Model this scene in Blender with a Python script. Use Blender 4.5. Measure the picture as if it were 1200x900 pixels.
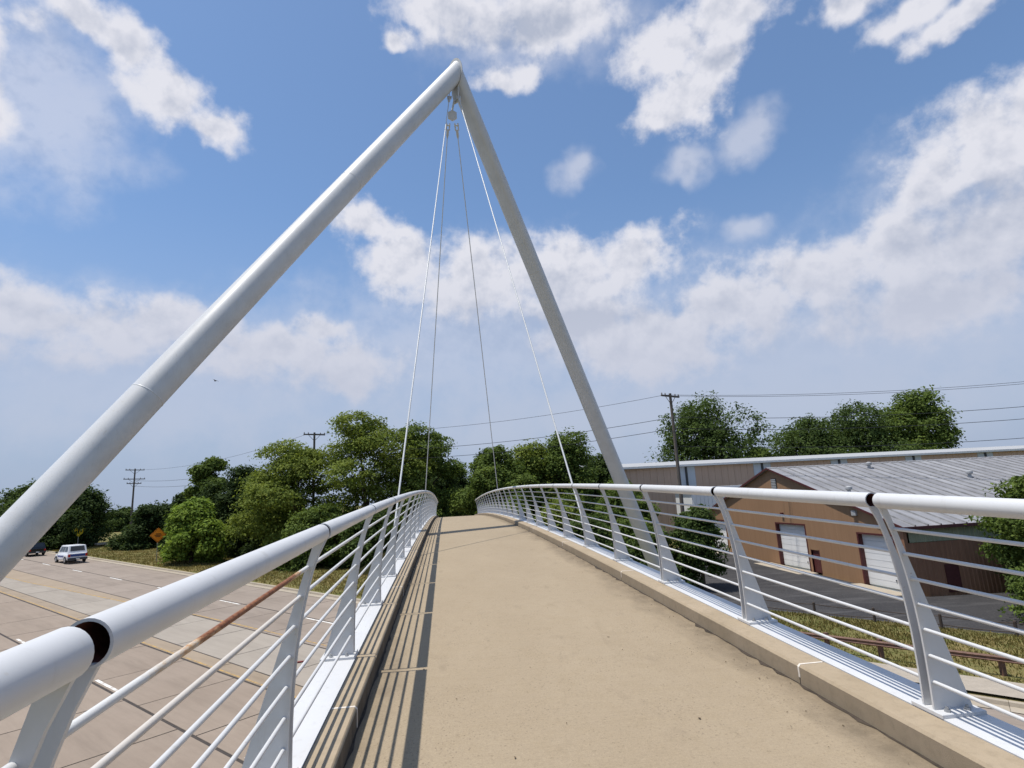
import bpy, bmesh, math, random
import numpy as np
from mathutils import Vector, Matrix, Euler

for o in list(bpy.data.objects):
    bpy.data.objects.remove(o)
sc = bpy.context.scene
col = sc.collection
random.seed(7)
rng = np.random.default_rng(7)
PI = math.pi

# ------------------------------------------------------------------ camera
CAM_H = 1.6584
PITCH, YAW, ROLL = 0.19556, 0.12567, 0.05225
fwd = Vector((math.sin(YAW) * math.cos(PITCH), math.cos(YAW) * math.cos(PITCH), math.sin(PITCH)))
rt0 = Vector((math.cos(YAW), -math.sin(YAW), 0))
up0 = rt0.cross(fwd)
rt = math.cos(ROLL) * rt0 - math.sin(ROLL) * up0
up = math.cos(ROLL) * up0 + math.sin(ROLL) * rt0
cam_d = bpy.data.cameras.new('camera')
cam_d.sensor_width = 36
cam_d.lens = 660 / 1200 * 36
cam_d.clip_start = 0.05
cam_d.clip_end = 6000
cam = bpy.data.objects.new('camera', cam_d)
col.objects.link(cam)
M = Matrix((rt, up, -fwd)).transposed().to_4x4()
M.translation = (0, 0, CAM_H)
cam.matrix_world = M
sc.camera = cam

# ------------------------------------------------------------------ sun and exposure
LIGHT = Vector((0.312, 0.006, -1.0)).normalized()
sun_el = math.asin(-LIGHT.z)
sd = bpy.data.lights.new('sun', 'SUN')
sd.energy = 4.8
sd.angle = math.radians(0.53)
sd.color = (1.0, 0.955, 0.88)
sun = bpy.data.objects.new('sun', sd)
sun.rotation_euler = LIGHT.to_track_quat('-Z', 'Y').to_euler()
sun.location = (-20, 0, 60)
col.objects.link(sun)
sc.view_settings.view_transform = 'Standard'
sc.view_settings.look = 'None'
sc.view_settings.exposure = 0.0
sc.view_settings.gamma = 1.0
sc.view_settings.use_curve_mapping = False
sc.render.engine = 'CYCLES'
sc.cycles.max_bounces = 6
sc.cycles.transparent_max_bounces = 8

# ------------------------------------------------------------------ world: clear sky with cumulus
# cumulus heaps as (azimuth, elevation, half width, half height, tilt), in degrees and radians
CL = [(-34.24,38.37,0.0777,0.0366,-35),
      (-29.92,36.98,0.0678,0.0459,-40),
      (-25.91,34.81,0.067,0.0454,-40),
      (-21.89,33.26,0.0508,0.0392,0),
      (-39.83,34.3,0.0468,0.0638,0),
      (-38.24,30.09,0.0345,0.0453,0),
      (3.95,45.1,0.134,0.0466,0),
      (15.02,43.93,0.1059,0.0612,0),
      (8.23,39.27,0.0559,0.0305,0),
      (-3.84,42.29,0.0286,0.0143,0),
      (26.01,39.73,0.0781,0.0592,20),
      (30.6,37.78,0.0537,0.0608,0),
      (27.56,35.39,0.0911,0.0566,25),
      (34.45,40.77,0.0846,0.0347,0),
      (44.0,37.61,0.0597,0.0279,0),
      (48.77,35.33,0.0658,0.0226,0),
      (52.41,33.28,0.0802,0.0232,0),
      (51.77,24.24,0.1094,0.0742,0),
      (54.04,25.38,0.063,0.0405,0),
      (47.87,22.55,0.0828,0.0569,25),
      (49.19,17.72,0.153,0.0816,10),
      (42.98,18.79,0.1311,0.0661,15),
      (36.75,17.53,0.1564,0.0726,12),
      (29.86,16.34,0.1355,0.0705,5),
      (47.42,13.83,0.1905,0.0635,0),
      (22.29,14.28,0.1587,0.0722,0),
      (15.55,16.25,0.1114,0.0743,0),
      (-7.69,26.69,0.0634,0.0579,0),
      (-3.99,23.65,0.1058,0.0658,0),
      (4.1,21.47,0.1626,0.0769,0),
      (13.71,21.25,0.1544,0.0794,8),
      (21.3,22.72,0.0821,0.0566,15),
      (-35.36,15.41,0.0909,0.0545,0),
      (-30.14,14.95,0.1172,0.0536,0),
      (-25.3,16.69,0.0939,0.0409,8),
      (-11.84,17.14,0.0475,0.0307,0),
      (-15.18,14.08,0.1295,0.0572,0),
      (-9.6,13.09,0.1,0.0514,0),
      (-39.9,13.81,0.091,0.0637,0)]
VEIL = [(39.38,12.42,0.4485,0.1454,0),
      (7.44,15.53,0.4376,0.1509,0),
      (-25.93,11.4,0.4299,0.1254,0),
      (13.44,43.34,0.1788,0.0715,0),
      (49.43,18.98,0.1925,0.1216,0),
      (-36.04,31.8,0.1219,0.1313,-45),
      (24.03,7.38,0.7684,0.1138,0),
      (33.4,31.24,0.051,0.0316,25),
      (26.87,30.21,0.0338,0.0286,0),
      (15.75,31.49,0.0355,0.0301,0),
      (31.97,23.13,0.0286,0.0234,0)]
BASES = [(50.35,19.65,0.1291,0.0477,10),
      (40.18,13.39,0.2635,0.0479,5),
      (11.1,16.61,0.2552,0.054,0),
      (-30.71,11.4,0.2095,0.0397,0),
      (8.41,43.67,0.1194,0.031,0),
      (32.36,37.97,0.0482,0.0206,30),
      (-12.39,11.15,0.1958,0.0364,0)]

world = bpy.data.worlds.new('World')
sc.world = world
world.use_nodes = True
nt = world.node_tree
nt.nodes.clear()


def build_world():
    N, L = nt.nodes, nt.links

    def vmath(op, a, b=None, scale=None):
        m = N.new('ShaderNodeVectorMath'); m.operation = op
        for i, x in enumerate((a, b)):
            if x is None:
                continue
            if isinstance(x, (tuple, Vector)):
                m.inputs[i].default_value = x
            else:
                L.new(x, m.inputs[i])
        if scale is not None:
            m.inputs['Scale'].default_value = scale
        return m.outputs['Value'] if op in ('LENGTH', 'DOT_PRODUCT') else m.outputs[0]

    def mth(op, a, b=0.0, c=None, clamp=False):
        m = N.new('ShaderNodeMath'); m.operation = op; m.use_clamp = clamp
        for i, x in enumerate((a, b, c)):
            if x is None:
                continue
            if isinstance(x, (int, float)):
                m.inputs[i].default_value = x
            else:
                L.new(x, m.inputs[i])
        return m.outputs[0]

    def mrange(v, a, b, c=0.0, d=1.0, smooth=True):
        m = N.new('ShaderNodeMapRange')
        m.interpolation_type = 'SMOOTHSTEP' if smooth else 'LINEAR'
        m.inputs['From Min'].default_value = a; m.inputs['From Max'].default_value = b
        m.inputs['To Min'].default_value = c; m.inputs['To Max'].default_value = d
        L.new(v, m.inputs['Value'])
        return m.outputs[0]

    def noise(v, scale, detail, rough, out='Fac'):
        n = N.new('ShaderNodeTexNoise')
        n.inputs['Scale'].default_value = scale
        n.inputs['Detail'].default_value = detail
        n.inputs['Roughness'].default_value = rough
        L.new(v, n.inputs['Vector'])
        return n.outputs[out]

    def mixc(f, a, b):
        m = N.new('ShaderNodeMix'); m.data_type = 'RGBA'
        if isinstance(f, (int, float)):
            m.inputs['Factor'].default_value = f
        else:
            L.new(f, m.inputs['Factor'])
        for k, x in (('A', a), ('B', b)):
            if isinstance(x, tuple):
                m.inputs[k].default_value = (*x, 1)
            else:
                L.new(x, m.inputs[k])
        return m.outputs['Result']

    def heaps(vec, table, k):
        prev = None
        for az, el, rx, ry, ang in table:
            A, E = math.radians(az), math.radians(el)
            c = Vector((math.sin(A) * math.cos(E), math.cos(A) * math.cos(E), math.sin(E)))
            a = Vector((math.cos(A), -math.sin(A), 0))
            b = a.cross(c)
            t = math.radians(ang)
            a, b = math.cos(t) * a + math.sin(t) * b, math.cos(t) * b - math.sin(t) * a
            R = Matrix((a, c, b)).transposed()
            mp = N.new('ShaderNodeMapping'); mp.vector_type = 'TEXTURE'
            mp.inputs['Location'].default_value = c
            mp.inputs['Rotation'].default_value = R.to_euler('XYZ')
            mp.inputs['Scale'].default_value = (rx, .5, ry)
            L.new(vec, mp.inputs['Vector'])
            ln = vmath('LENGTH', mp.outputs[0])
            prev = ln if prev is None else mth('SMOOTH_MIN', prev, ln, k)
        return prev

    tc = N.new('ShaderNodeTexCoord')
    q = vmath('NORMALIZE', tc.outputs['Generated'])
    sep = N.new('ShaderNodeSeparateXYZ'); L.new(q, sep.inputs[0])
    warp = vmath('SUBTRACT', noise(q, 9.0, 3, .60, 'Color'), (.5, .5, .5))
    qw = vmath('ADD', q, vmath('SCALE', warp, None, .085))
    d = heaps(qw, CL, .4)
    # beyond the heaps listed here the same cumulus goes on all round the sky
    gen = noise(qw, 4.2, 2, .5)
    gen = mrange(gen, .42, .66, 2.2, .25, False)
    away = vmath('DOT_PRODUCT', q, Vector((.185, .943, .277)))
    gen = mth('ADD', gen, mrange(away, .60, .72, 0, 3))
    d = mth('SMOOTH_MIN', d, gen, .3)
    fb = noise(q, 15.0, 7, .58)
    fb2 = noise(vmath('ADD', q, (-LIGHT) * .018), 15.0, 4, .58)
    dens = mth('ADD', mth('SUBTRACT', 1.0, d), mth('MULTIPLY_ADD', fb, 2.1, -1.05))
    alpha = mrange(dens, -.10, .60)
    # thin veil round and below the heaps
    dv = heaps(qw, VEIL, .5)
    va = mrange(mth('ADD', mth('SUBTRACT', 1.0, dv), mth('MULTIPLY_ADD', fb, 1.4, -.7)), -.40, .8, 0, .54)
    alpha = mth('SUBTRACT', 1.0, mth('MULTIPLY', mth('SUBTRACT', 1.0, alpha), mth('SUBTRACT', 1.0, va)))
    # grey bases and billows turned from the sun
    ds = heaps(qw, BASES, .4)
    base = mrange(ds, 1.35, .25, 0, .75)
    relief = mth('MULTIPLY', mth('SUBTRACT', fb2, fb), 3.4)
    thick = mrange(dens, .3, 1.3, 0, .38)
    shade = mth('ADD', mth('ADD', base, relief), thick, clamp=True)
    cc = mixc(shade, (.80, .80, .86), (.47, .51, .62))
    cc = mixc(mrange(sep.outputs['Z'], .12, .46), (.57, .60, .71), cc)
    alpha = mth('MULTIPLY', alpha, mrange(sep.outputs['Z'], -.01, .13, .0, .95))
    sky = N.new('ShaderNodeTexSky')
    sky.sky_type = 'NISHITA'; sky.sun_disc = False
    sky.sun_elevation = sun_el; sky.sun_rotation = math.radians(-90)
    sky.altitude = 200; sky.air_density = 1.0; sky.dust_density = .8; sky.ozone_density = 3.0
    tint = N.new('ShaderNodeMix'); tint.data_type = 'RGBA'; tint.blend_type = 'MULTIPLY'
    tint.inputs['Factor'].default_value = 1
    L.new(sky.outputs[0], tint.inputs['A']); tint.inputs['B'].default_value = (1.02, 1.20, 1.30, 1)
    b1 = N.new('ShaderNodeBackground'); L.new(tint.outputs['Result'], b1.inputs[0]); b1.inputs[1].default_value = .12
    bh = N.new('ShaderNodeBackground'); bh.inputs[0].default_value = (.37, .44, .60, 1)      # summer haze along the horizon
    mh = N.new('ShaderNodeMixShader')
    L.new(mrange(sep.outputs['Z'], -.02, .50, .95, 0.10), mh.inputs[0])
    L.new(b1.outputs[0], mh.inputs[1]); L.new(bh.outputs[0], mh.inputs[2])
    b2 = N.new('ShaderNodeBackground'); L.new(cc, b2.inputs[0])
    mx = N.new('ShaderNodeMixShader')
    L.new(alpha, mx.inputs[0]); L.new(mh.outputs[0], mx.inputs[1]); L.new(b2.outputs[0], mx.inputs[2])
    out = N.new('ShaderNodeOutputWorld'); L.new(mx.outputs[0], out.inputs[0])


build_world()
world.cycles.sampling_method = 'MANUAL'
world.cycles.sample_map_resolution = 512

# ------------------------------------------------------------------ helpers
class MB:
    """collects shapes into one mesh"""
    def __init__(self):
        self.v, self.f, self.m = [], [], []
        self.mi = 0

    def add(self, vs, fs):
        b = len(self.v)
        self.v += [tuple(x) for x in vs]
        self.f += [tuple(b + i for i in f) for f in fs]
        self.m += [self.mi] * len(fs)
        return self

    def box(self, x0, x1, y0, y1, z0, z1, mat=None):
        vs = [(x, y, z) for z in (z0, z1) for y in (y0, y1) for x in (x0, x1)]
        if mat is not None:
            vs = [mat @ Vector(v) for v in vs]
        return self.add(vs, [(0, 2, 3, 1), (4, 5, 7, 6), (0, 1, 5, 4), (2, 6, 7, 3), (0, 4, 6, 2), (1, 3, 7, 5)])

    def cbox(self, x0, x1, y0, y1, z0, z1, c):
        """box with its four top edges chamfered"""
        vs = [(x0, y0, z0), (x1, y0, z0), (x1, y1, z0), (x0, y1, z0),
              (x0, y0, z1 - c), (x1, y0, z1 - c), (x1, y1, z1 - c), (x0, y1, z1 - c),
              (x0 + c, y0 + c, z1), (x1 - c, y0 + c, z1), (x1 - c, y1 - c, z1), (x0 + c, y1 - c, z1)]
        fs = [(3, 2, 1, 0)]
        for a in (0, 4):
            for i in range(4):
                j = (i + 1) % 4
                fs.append((a + i, a + j, a + 4 + j, a + 4 + i))
        fs.append((8, 9, 10, 11))
        return self.add(vs, fs)

    def prism(self, poly, y0, y1, axis='y', mat=None):
        """extrude a 2-D outline: axis y gives (x,z) outlines, x gives (y,z), z gives (x,y)"""
        n = len(poly)
        def P(a, b, t):
            return {'y': (a, t, b), 'x': (t, a, b), 'z': (a, b, t)}[axis]
        vs = [P(a, b, y0) for a, b in poly] + [P(a, b, y1) for a, b in poly]
        if mat is not None:
            vs = [mat @ Vector(v) for v in vs]
        fs = [tuple(range(n)), tuple(range(2 * n - 1, n - 1, -1))]
        fs += [(i, i + n, (i + 1) % n + n, (i + 1) % n) for i in range(n)]
        return self.add(vs, fs)

    def tube(self, pts, rad, n=12, caps=True):
        pts = [Vector(p) for p in pts]
        rads = rad if isinstance(rad, (list, tuple)) else [rad] * len(pts)
        rings = []
        ref = None
        for i, p in enumerate(pts):
            d = (pts[min(i + 1, len(pts) - 1)] - pts[max(i - 1, 0)]).normalized()
            if ref is None:
                ref = Vector((0, 0, 1)) if abs(d.z) < .9 else Vector((1, 0, 0))
            a = d.cross(ref).normalized()
            b = a.cross(d).normalized()
            ref = b
            rings.append([p + rads[i] * (math.cos(2 * PI * k / n) * a + math.sin(2 * PI * k / n) * b) for k in range(n)])
        vs = [v for r in rings for v in r]
        fs = []
        for i in range(len(pts) - 1):
            for k in range(n):
                k2 = (k + 1) % n
                fs.append((i * n + k, i * n + k2, (i + 1) * n + k2, (i + 1) * n + k))
        if caps:
            fs.append(tuple(range(n - 1, -1, -1)))
            fs.append(tuple(range((len(pts) - 1) * n, len(pts) * n)))
        return self.add(vs, fs)

    def ball(self, c, r, n=8, sq=(1, 1, 1)):
        vs, fs = [], []
        m = n // 2 + 1
        for i in range(m + 1):
            th = PI * i / m
            for k in range(n):
                ph = 2 * PI * k / n
                vs.append((c[0] + r * sq[0] * math.sin(th) * math.cos(ph), c[1] + r * sq[1] * math.sin(th) * math.sin(ph), c[2] + r * sq[2] * math.cos(th)))
        for i in range(m):
            for k in range(n):
                k2 = (k + 1) % n
                fs.append((i * n + k, (i + 1) * n + k, (i + 1) * n + k2, i * n + k2))
        return self.add(vs, fs)

    def mesh(self, name, mats, smooth=False, angle=None):
        me = bpy.data.meshes.new(name)
        me.from_pydata(self.v, [], self.f)
        for m in (mats if isinstance(mats, (list, tuple)) else [mats]):
            me.materials.append(m)
        if any(self.m):
            me.polygons.foreach_set('material_index', self.m)
        bm = bmesh.new(); bm.from_mesh(me)
        bmesh.ops.remove_doubles(bm, verts=bm.verts, dist=1e-6)
        bmesh.ops.recalc_face_normals(bm, faces=bm.faces)
        bm.to_mesh(me); bm.free()
        if smooth:
            me.polygons.foreach_set('use_smooth', [True] * len(me.polygons))
            me.set_sharp_from_angle(angle=math.radians(angle or 38))
        me.update()
        return me

    def build(self, name, mats, parent=None, smooth=False, angle=None):
        return obj(name, self.mesh(name, mats, smooth, angle), parent)


def obj(name, me, parent=None, mw=None):
    o = bpy.data.objects.new(name, me)
    col.objects.link(o)
    if parent is not None:
        o.parent = parent
    if mw is not None:
        o.matrix_local = mw
    return o


def empty(name, loc=(0, 0, 0), rz=0):
    o = bpy.data.objects.new(name, None)
    col.objects.link(o)
    o.location = loc
    o.rotation_euler = (0, 0, rz)
    o.empty_display_size = .3
    return o


def tag(o, label=None, cat=None, group=None, kind=None):
    if label:
        o['label'] = label
    if cat:
        o['category'] = cat
    if group:
        o['group'] = group
    if kind:
        o['kind'] = kind
    return o


# ------------------------------------------------------------------ materials
class NT:
    def __init__(self, name):
        self.mat = bpy.data.materials.new(name)
        self.mat.use_nodes = True
        self.t = self.mat.node_tree
        self.t.nodes.clear()
        self.out = self.t.nodes.new('ShaderNodeOutputMaterial')
        self.b = self.t.nodes.new('ShaderNodeBsdfPrincipled')
        self.t.links.new(self.b.outputs[0], self.out.inputs[0])

    def n(self, typ, **kw):
        x = self.t.nodes.new(typ)
        for k, v in kw.items():
            setattr(x, k, v)
        return x

    def lk(self, a, b):
        self.t.links.new(a, b)

    def coord(self, which='Object', scale=None):
        c = self.n('ShaderNodeTexCoord').outputs[which]
        if scale is not None:
            m = self.n('ShaderNodeMapping')
            self.lk(c, m.inputs['Vector'])
            m.inputs['Scale'].default_value = scale
            c = m.outputs[0]
        return c

    def pos(self, scale=None):
        c = self.n('ShaderNodeNewGeometry').outputs['Position']
        if scale is not None:
            m = self.n('ShaderNodeMapping')
            self.lk(c, m.inputs['Vector'])
            m.inputs['Scale'].default_value = scale
            c = m.outputs[0]
        return c

    def noise(self, v, scale, detail=4, rough=.55, out='Fac'):
        x = self.n('ShaderNodeTexNoise')
        x.inputs['Scale'].default_value = scale
        x.inputs['Detail'].default_value = detail
        x.inputs['Roughness'].default_value = rough
        self.lk(v, x.inputs['Vector'])
        return x.outputs[out]

    def rng(self, v, a, b, c=0.0, d=1.0):
        m = self.n('ShaderNodeMapRange')
        for k, x in (('From Min', a), ('From Max', b), ('To Min', c), ('To Max', d)):
            m.inputs[k].default_value = x
        self.lk(v, m.inputs['Value'])
        return m.outputs[0]

    def mix(self, f, a, b, mode='MIX'):
        m = self.n('ShaderNodeMix', data_type='RGBA', blend_type=mode)
        for k, x in (('Factor', f), ('A', a), ('B', b)):
            if isinstance(x, (int, float)):
                m.inputs[k].default_value = x
            elif isinstance(x, tuple):
                m.inputs[k].default_value = (*x[:3], 1)
            else:
                self.lk(x, m.inputs[k])
        return m.outputs['Result']

    def math(self, op, a, b=0.0):
        m = self.n('ShaderNodeMath', operation=op)
        for i, x in enumerate((a, b)):
            if isinstance(x, (int, float)):
                m.inputs[i].default_value = x
            else:
                self.lk(x, m.inputs[i])
        return m.outputs[0]

    def sep(self, v):
        s = self.n('ShaderNodeSeparateXYZ')
        self.lk(v, s.inputs[0])
        return s.outputs

    def bump(self, h, strength=.3, dist=.01):
        x = self.n('ShaderNodeBump')
        x.inputs['Strength'].default_value = strength
        x.inputs['Distance'].default_value = dist
        self.lk(h, x.inputs['Height'])
        self.lk(x.outputs[0], self.b.inputs['Normal'])

    def set(self, color=None, rough=None, metal=None, spec=None):
        for k, x in (('Base Color', color), ('Roughness', rough), ('Metallic', metal), ('Specular IOR Level', spec)):
            if x is None:
                continue
            if isinstance(x, (int, float)):
                self.b.inputs[k].default_value = x
            elif isinstance(x, tuple):
                self.b.inputs[k].default_value = (*x[:3], 1)
            else:
                self.lk(x, self.b.inputs[k])
        return self.mat


def rndobj(t):
    return t.n('ShaderNodeObjectInfo').outputs['Random']


def m_simple(name, c, rough=.6, var=.12, scale=6.0, metal=0.0, spec=.4, bump=0.0):
    t = NT(name)
    v = t.pos()
    n = t.noise(v, scale, 5, .6)
    a = tuple(x * (1 - var) for x in c)
    b = tuple(min(1, x * (1 + var)) for x in c)
    if bump:
        t.bump(t.noise(v, scale * 6, 3, .6), bump, .01)
    return t.set(t.mix(t.rng(n, .3, .7), a, b), rough, metal, spec)


def m_paint():
    """white bridge paint: faint chalking, streaks of grime"""
    t = NT('white_bridge_paint')
    v = t.pos()
    n1 = t.noise(v, 1.7, 6, .6)
    n2 = t.noise(t.pos((9, 9, 1.2)), 2.0, 5, .65)
    c = t.mix(t.rng(n1, .35, .7), (.59, .592, .595), (.53, .53, .53))
    c = t.mix(t.rng(n2, .56, .78, 0, .45), c, (.40, .38, .345))
    n3 = t.noise(v, 60, 2, .5)
    c = t.mix(t.rng(n3, .74, .80, 0, .25), c, (.45, .40, .34))
    sp = t.math('MULTIPLY', t.rng(t.noise(v, 34, 4, .6), .66, .72), t.rng(t.noise(v, 1.1, 3, .6), .52, .62))
    c = t.mix(t.math('MULTIPLY', sp, .8), c, (.26, .13, .06))
    return t.set(c, t.rng(n1, .3, .7, .34, .5), 0, .45)


def m_rust(name, a0, a1, rusty=True):
    """paint flaking to rust along the rod between a0 and a1 (metres along it)"""
    t = NT(name)
    co = t.coord('Object')
    y = t.sep(co)[1]
    n = t.noise(t.coord('Object', (26, 7, 26)), 1.0, 7, .68)
    n2 = t.noise(co, 38, 5, .65)
    up_ = t.rng(y, a0, a0 + .7)
    dn = t.rng(y, a1 - .35, a1, 1, 0)
    amt = t.math('MULTIPLY', up_, dn)
    lev = t.math('ADD', n, t.math('MULTIPLY', amt, .50))
    rust = t.mix(t.rng(n2, .35, .65), (.14, .046, .022), (.28, .12, .055))
    c = t.mix(t.rng(lev, .60, .80, 0, .8 if rusty else .42), (.58, .585, .59), (.47, .37, .26))
    if rusty:
        c = t.mix(t.rng(lev, .74, .82), c, t.mix(t.rng(n2, .4, .6), (.44, .23, .10), (.56, .40, .25)))
        c = t.mix(t.rng(lev, .82, .94), c, rust)
    t.bump(t.math('ADD', n2, lev), .35, .002)
    return t.set(c, .62, 0, .35)


def m_deck():
    t = NT('deck_concrete')
    v = t.pos()
    x, y, z = t.sep(v)[0], t.sep(v)[1], t.sep(v)[2]
    big = t.noise(t.pos((.8, .35, .5)), 1.3, 6, .6)
    mid = t.noise(v, 6.0, 6, .65)
    fine = t.noise(v, 130, 3, .6)
    spk = t.noise(v, 210, 2, .5)
    agg = t.noise(v, 62, 4, .7)
    broom = t.noise(t.pos((1.2, 55, 1)), 2.2, 3, .6)
    c = t.mix(t.rng(big, .3, .7), (.284, .223, .150), (.326, .260, .178))
    c = t.mix(t.rng(mid, .45, .75, 0, .5), c, (.268, .207, .130))
    c = t.mix(t.rng(broom, .35, .68, 0, .35), c, (.362, .288, .190))
    c = t.mix(t.rng(fine, .54, .70, 0, .45), c, (.175, .138, .095))
    c = t.mix(t.rng(spk, .62, .70, 0, .6), c, (.46, .37, .26))
    c = t.mix(t.rng(agg, .50, .68, 0, .25), c, (.185, .145, .10))
    c = t.mix(t.rng(agg, .44, .32, 0, .30), c, (.40, .32, .22))
    vor = t.n('ShaderNodeTexVoronoi'); vor.inputs['Scale'].default_value = 34
    t.lk(v, vor.inputs['Vector'])
    pit = t.math('MULTIPLY', t.rng(vor.outputs['Distance'], .10, .24, 1, 0), t.rng(t.noise(v, 2.6, 4, .65), .47, .60))
    c = t.mix(t.math('MULTIPLY', pit, .7), c, (.12, .09, .065))
    flk = t.noise(v, 42, 3, .65)
    c = t.mix(t.rng(flk, .62, .69, 0, .5), c, (.14, .106, .068))
    c = t.mix(t.rng(flk, .36, .30, 0, .3), c, (.42, .34, .235))
    # dirt washed along both kerbs, heavier on the right
    wob = t.math('MULTIPLY', t.rng(t.noise(t.pos((1.6, .55, 1)), 1.6, 7, .66), .2, .8, -1, 1), .24)
    dr = t.rng(t.math('ADD', x, wob), 2.22, 2.54)
    dl = t.rng(t.math('ADD', x, wob), -.40, -.62)
    dirt = t.math('MAXIMUM', dr, t.math('MULTIPLY', dl, .7))
    c = t.mix(t.math('MULTIPLY', dirt, t.rng(mid, .25, .7, .30, .85)), c, (.125, .098, .068))
    # old drips and scuffs
    st = t.noise(t.pos((1.5, .7, 1)), 2.6, 8, .7)
    c = t.mix(t.rng(st, .58, .72, 0, .42), c, (.205, .16, .108))
    h = t.math('ADD', t.math('MULTIPLY', fine, .6), t.math('ADD', t.math('MULTIPLY', broom, .5), t.math('MULTIPLY', pit, -.8)))
    t.bump(h, .45, .004)
    return t.set(c, .88, 0, .25)


def m_concrete(name, a, b, scale=1.0, dark=(.2, .17, .13), bump=.35, blotch=.4):
    t = NT(name)
    v = t.pos()
    n1 = t.noise(v, 1.1 * scale, 6, .62)
    n2 = t.noise(v, 9 * scale, 5, .65)
    n3 = t.noise(v, 90 * scale, 3, .6)
    r = rndobj(t)
    c = t.mix(t.rng(n1, .3, .7), a, b)
    c = t.mix(t.rng(n2, .48, .76, 0, blotch), c, dark)
    c = t.mix(t.rng(n3, .58, .72, 0, .35), c, dark)
    c = t.mix(t.rng(r, 0, 1, 0, .16), c, tuple(min(1, x * 1.35) for x in b))
    t.bump(t.math('ADD', n3, t.math('MULTIPLY', n2, .5)), bump, .005)
    return t.set(c, .9, 0, .25)


def m_kerb():
    """kerb concrete, its upright face blackened by runoff stain and painted-in shade"""
    t = NT('kerb_concrete')
    v = t.pos()
    n1 = t.noise(v, 2.2, 6, .62)
    n2 = t.noise(v, 18, 5, .65)
    n3 = t.noise(v, 170, 3, .6)
    c = t.mix(t.rng(n1, .3, .7), (.31, .245, .165), (.375, .30, .212))
    c = t.mix(t.rng(n2, .48, .76, 0, .4), c, (.20, .16, .11))
    c = t.mix(t.rng(n3, .58, .72, 0, .4), c, (.17, .135, .09))
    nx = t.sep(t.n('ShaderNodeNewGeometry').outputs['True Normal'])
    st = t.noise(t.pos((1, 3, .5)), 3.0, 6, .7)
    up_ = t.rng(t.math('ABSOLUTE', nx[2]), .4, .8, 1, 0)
    stain_shade = t.math('MULTIPLY', t.rng(nx[0], -.2, .6, .22, .90), t.rng(st, .3, .6, .75, 1.0))  # grime plus shade put into the colour, deepest on faces turned from the sun
    c = t.mix(t.math('MULTIPLY', up_, stain_shade), c, (.055, .045, .034))
    t.bump(t.math('ADD', n3, t.math('MULTIPLY', n2, .5)), .4, .004)
    return t.set(c, .9, 0, .25)


def m_road(name, a, b):
    """worn carriageway concrete: tyre tracks along the lane, oil line between them"""
    t = NT(name)
    v = t.pos()
    lane = t.coord('Object')
    lx = t.sep(lane)[0]
    n1 = t.noise(v, .35, 6, .62)
    n2 = t.noise(t.coord('Object', (2.2, .25, 1)), 1.3, 6, .65)
    n3 = t.noise(v, 14, 4, .65)
    c = t.mix(t.rng(n1, .3, .7), a, b)
    c = t.mix(t.rng(n2, .45, .72, 0, .45), c, tuple(x * .72 for x in a))
    oil = t.math('MULTIPLY', t.rng(t.math('ABSOLUTE', lx), 0, .55, 1, 0), t.rng(n2, .3, .7, .2, .8))
    c = t.mix(t.math('MULTIPLY', oil, .35), c, tuple(x * .55 for x in a))
    c = t.mix(t.rng(n3, .55, .75, 0, .3), c, tuple(x * .7 for x in a))
    c = t.mix(t.rng(rndobj(t), 0, 1, 0, .3), c, tuple(min(1, x * 1.18) for x in b))
    t.bump(n3, .2, .004)
    return t.set(c, .87, 0, .25)


def m_worn(name, c0, under, amt=.5, scale=5.0):
    t = NT(name)
    v = t.pos()
    n = t.noise(v, scale, 6, .7)
    return t.set(t.mix(t.rng(n, amt - .08, amt + .1), c0, under), .8, 0, .3)


def m_grass():
    t = NT('dry_summer_grass')
    v = t.pos()
    n1 = t.noise(v, .09, 5, .6)
    n2 = t.noise(v, .9, 6, .65)
    n3 = t.noise(v, 9, 4, .65)
    c = t.mix(t.rng(n1, .35, .65), (.20, .15, .062), (.125, .125, .036))
    c = t.mix(t.rng(n2, .4, .66), c, (.085, .105, .028))
    c = t.mix(t.rng(n3, .45, .7, 0, .6), c, (.26, .20, .10))
    t.bump(n3, .6, .06)
    return t.set(c, .95, 0, .15)


def m_asphalt():
    t = NT('weathered_asphalt')
    v = t.pos()
    n1 = t.noise(v, .12, 6, .65)
    n2 = t.noise(t.pos((.25, 1.6, 1)), .9, 6, .68)
    n3 = t.noise(v, 12, 4, .6)
    c = t.mix(t.rng(n1, .35, .65), (.026, .025, .027), (.044, .042, .043))
    c = t.mix(t.rng(n2, .5, .7, 0, .6), c, (.105, .10, .10))
    c = t.mix(t.rng(n3, .5, .7, 0, .4), c, (.11, .105, .10))
    t.bump(n3, .4, .006)
    return t.set(c, .9, 0, .3)


def m_leaf(name):
    t = NT(name)
    at = t.n('ShaderNodeAttribute'); at.attribute_name = 'col'
    t.set(at.outputs['Color'], .8, 0, .12)
    tr = t.n('ShaderNodeBsdfTranslucent')
    t.lk(t.mix(.5, at.outputs['Color'], t.mix(1.0, at.outputs['Color'], (1.5, 1.5, .55), 'MULTIPLY')), tr.inputs['Color'])
    mx = t.n('ShaderNodeMixShader'); mx.inputs[0].default_value = .34
    t.lk(t.b.outputs[0], mx.inputs[1]); t.lk(tr.outputs[0], mx.inputs[2]); t.lk(mx.outputs[0], t.out.inputs[0])
    return t.mat


def m_bark(name, c):
    t = NT(name)
    v = t.pos((3, 3, .6))
    n = t.noise(v, 4, 6, .7)
    t.bump(n, .8, .03)
    return t.set(t.mix(t.rng(n, .3, .7), tuple(x * .5 for x in c), c), .92, 0, .2)


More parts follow.
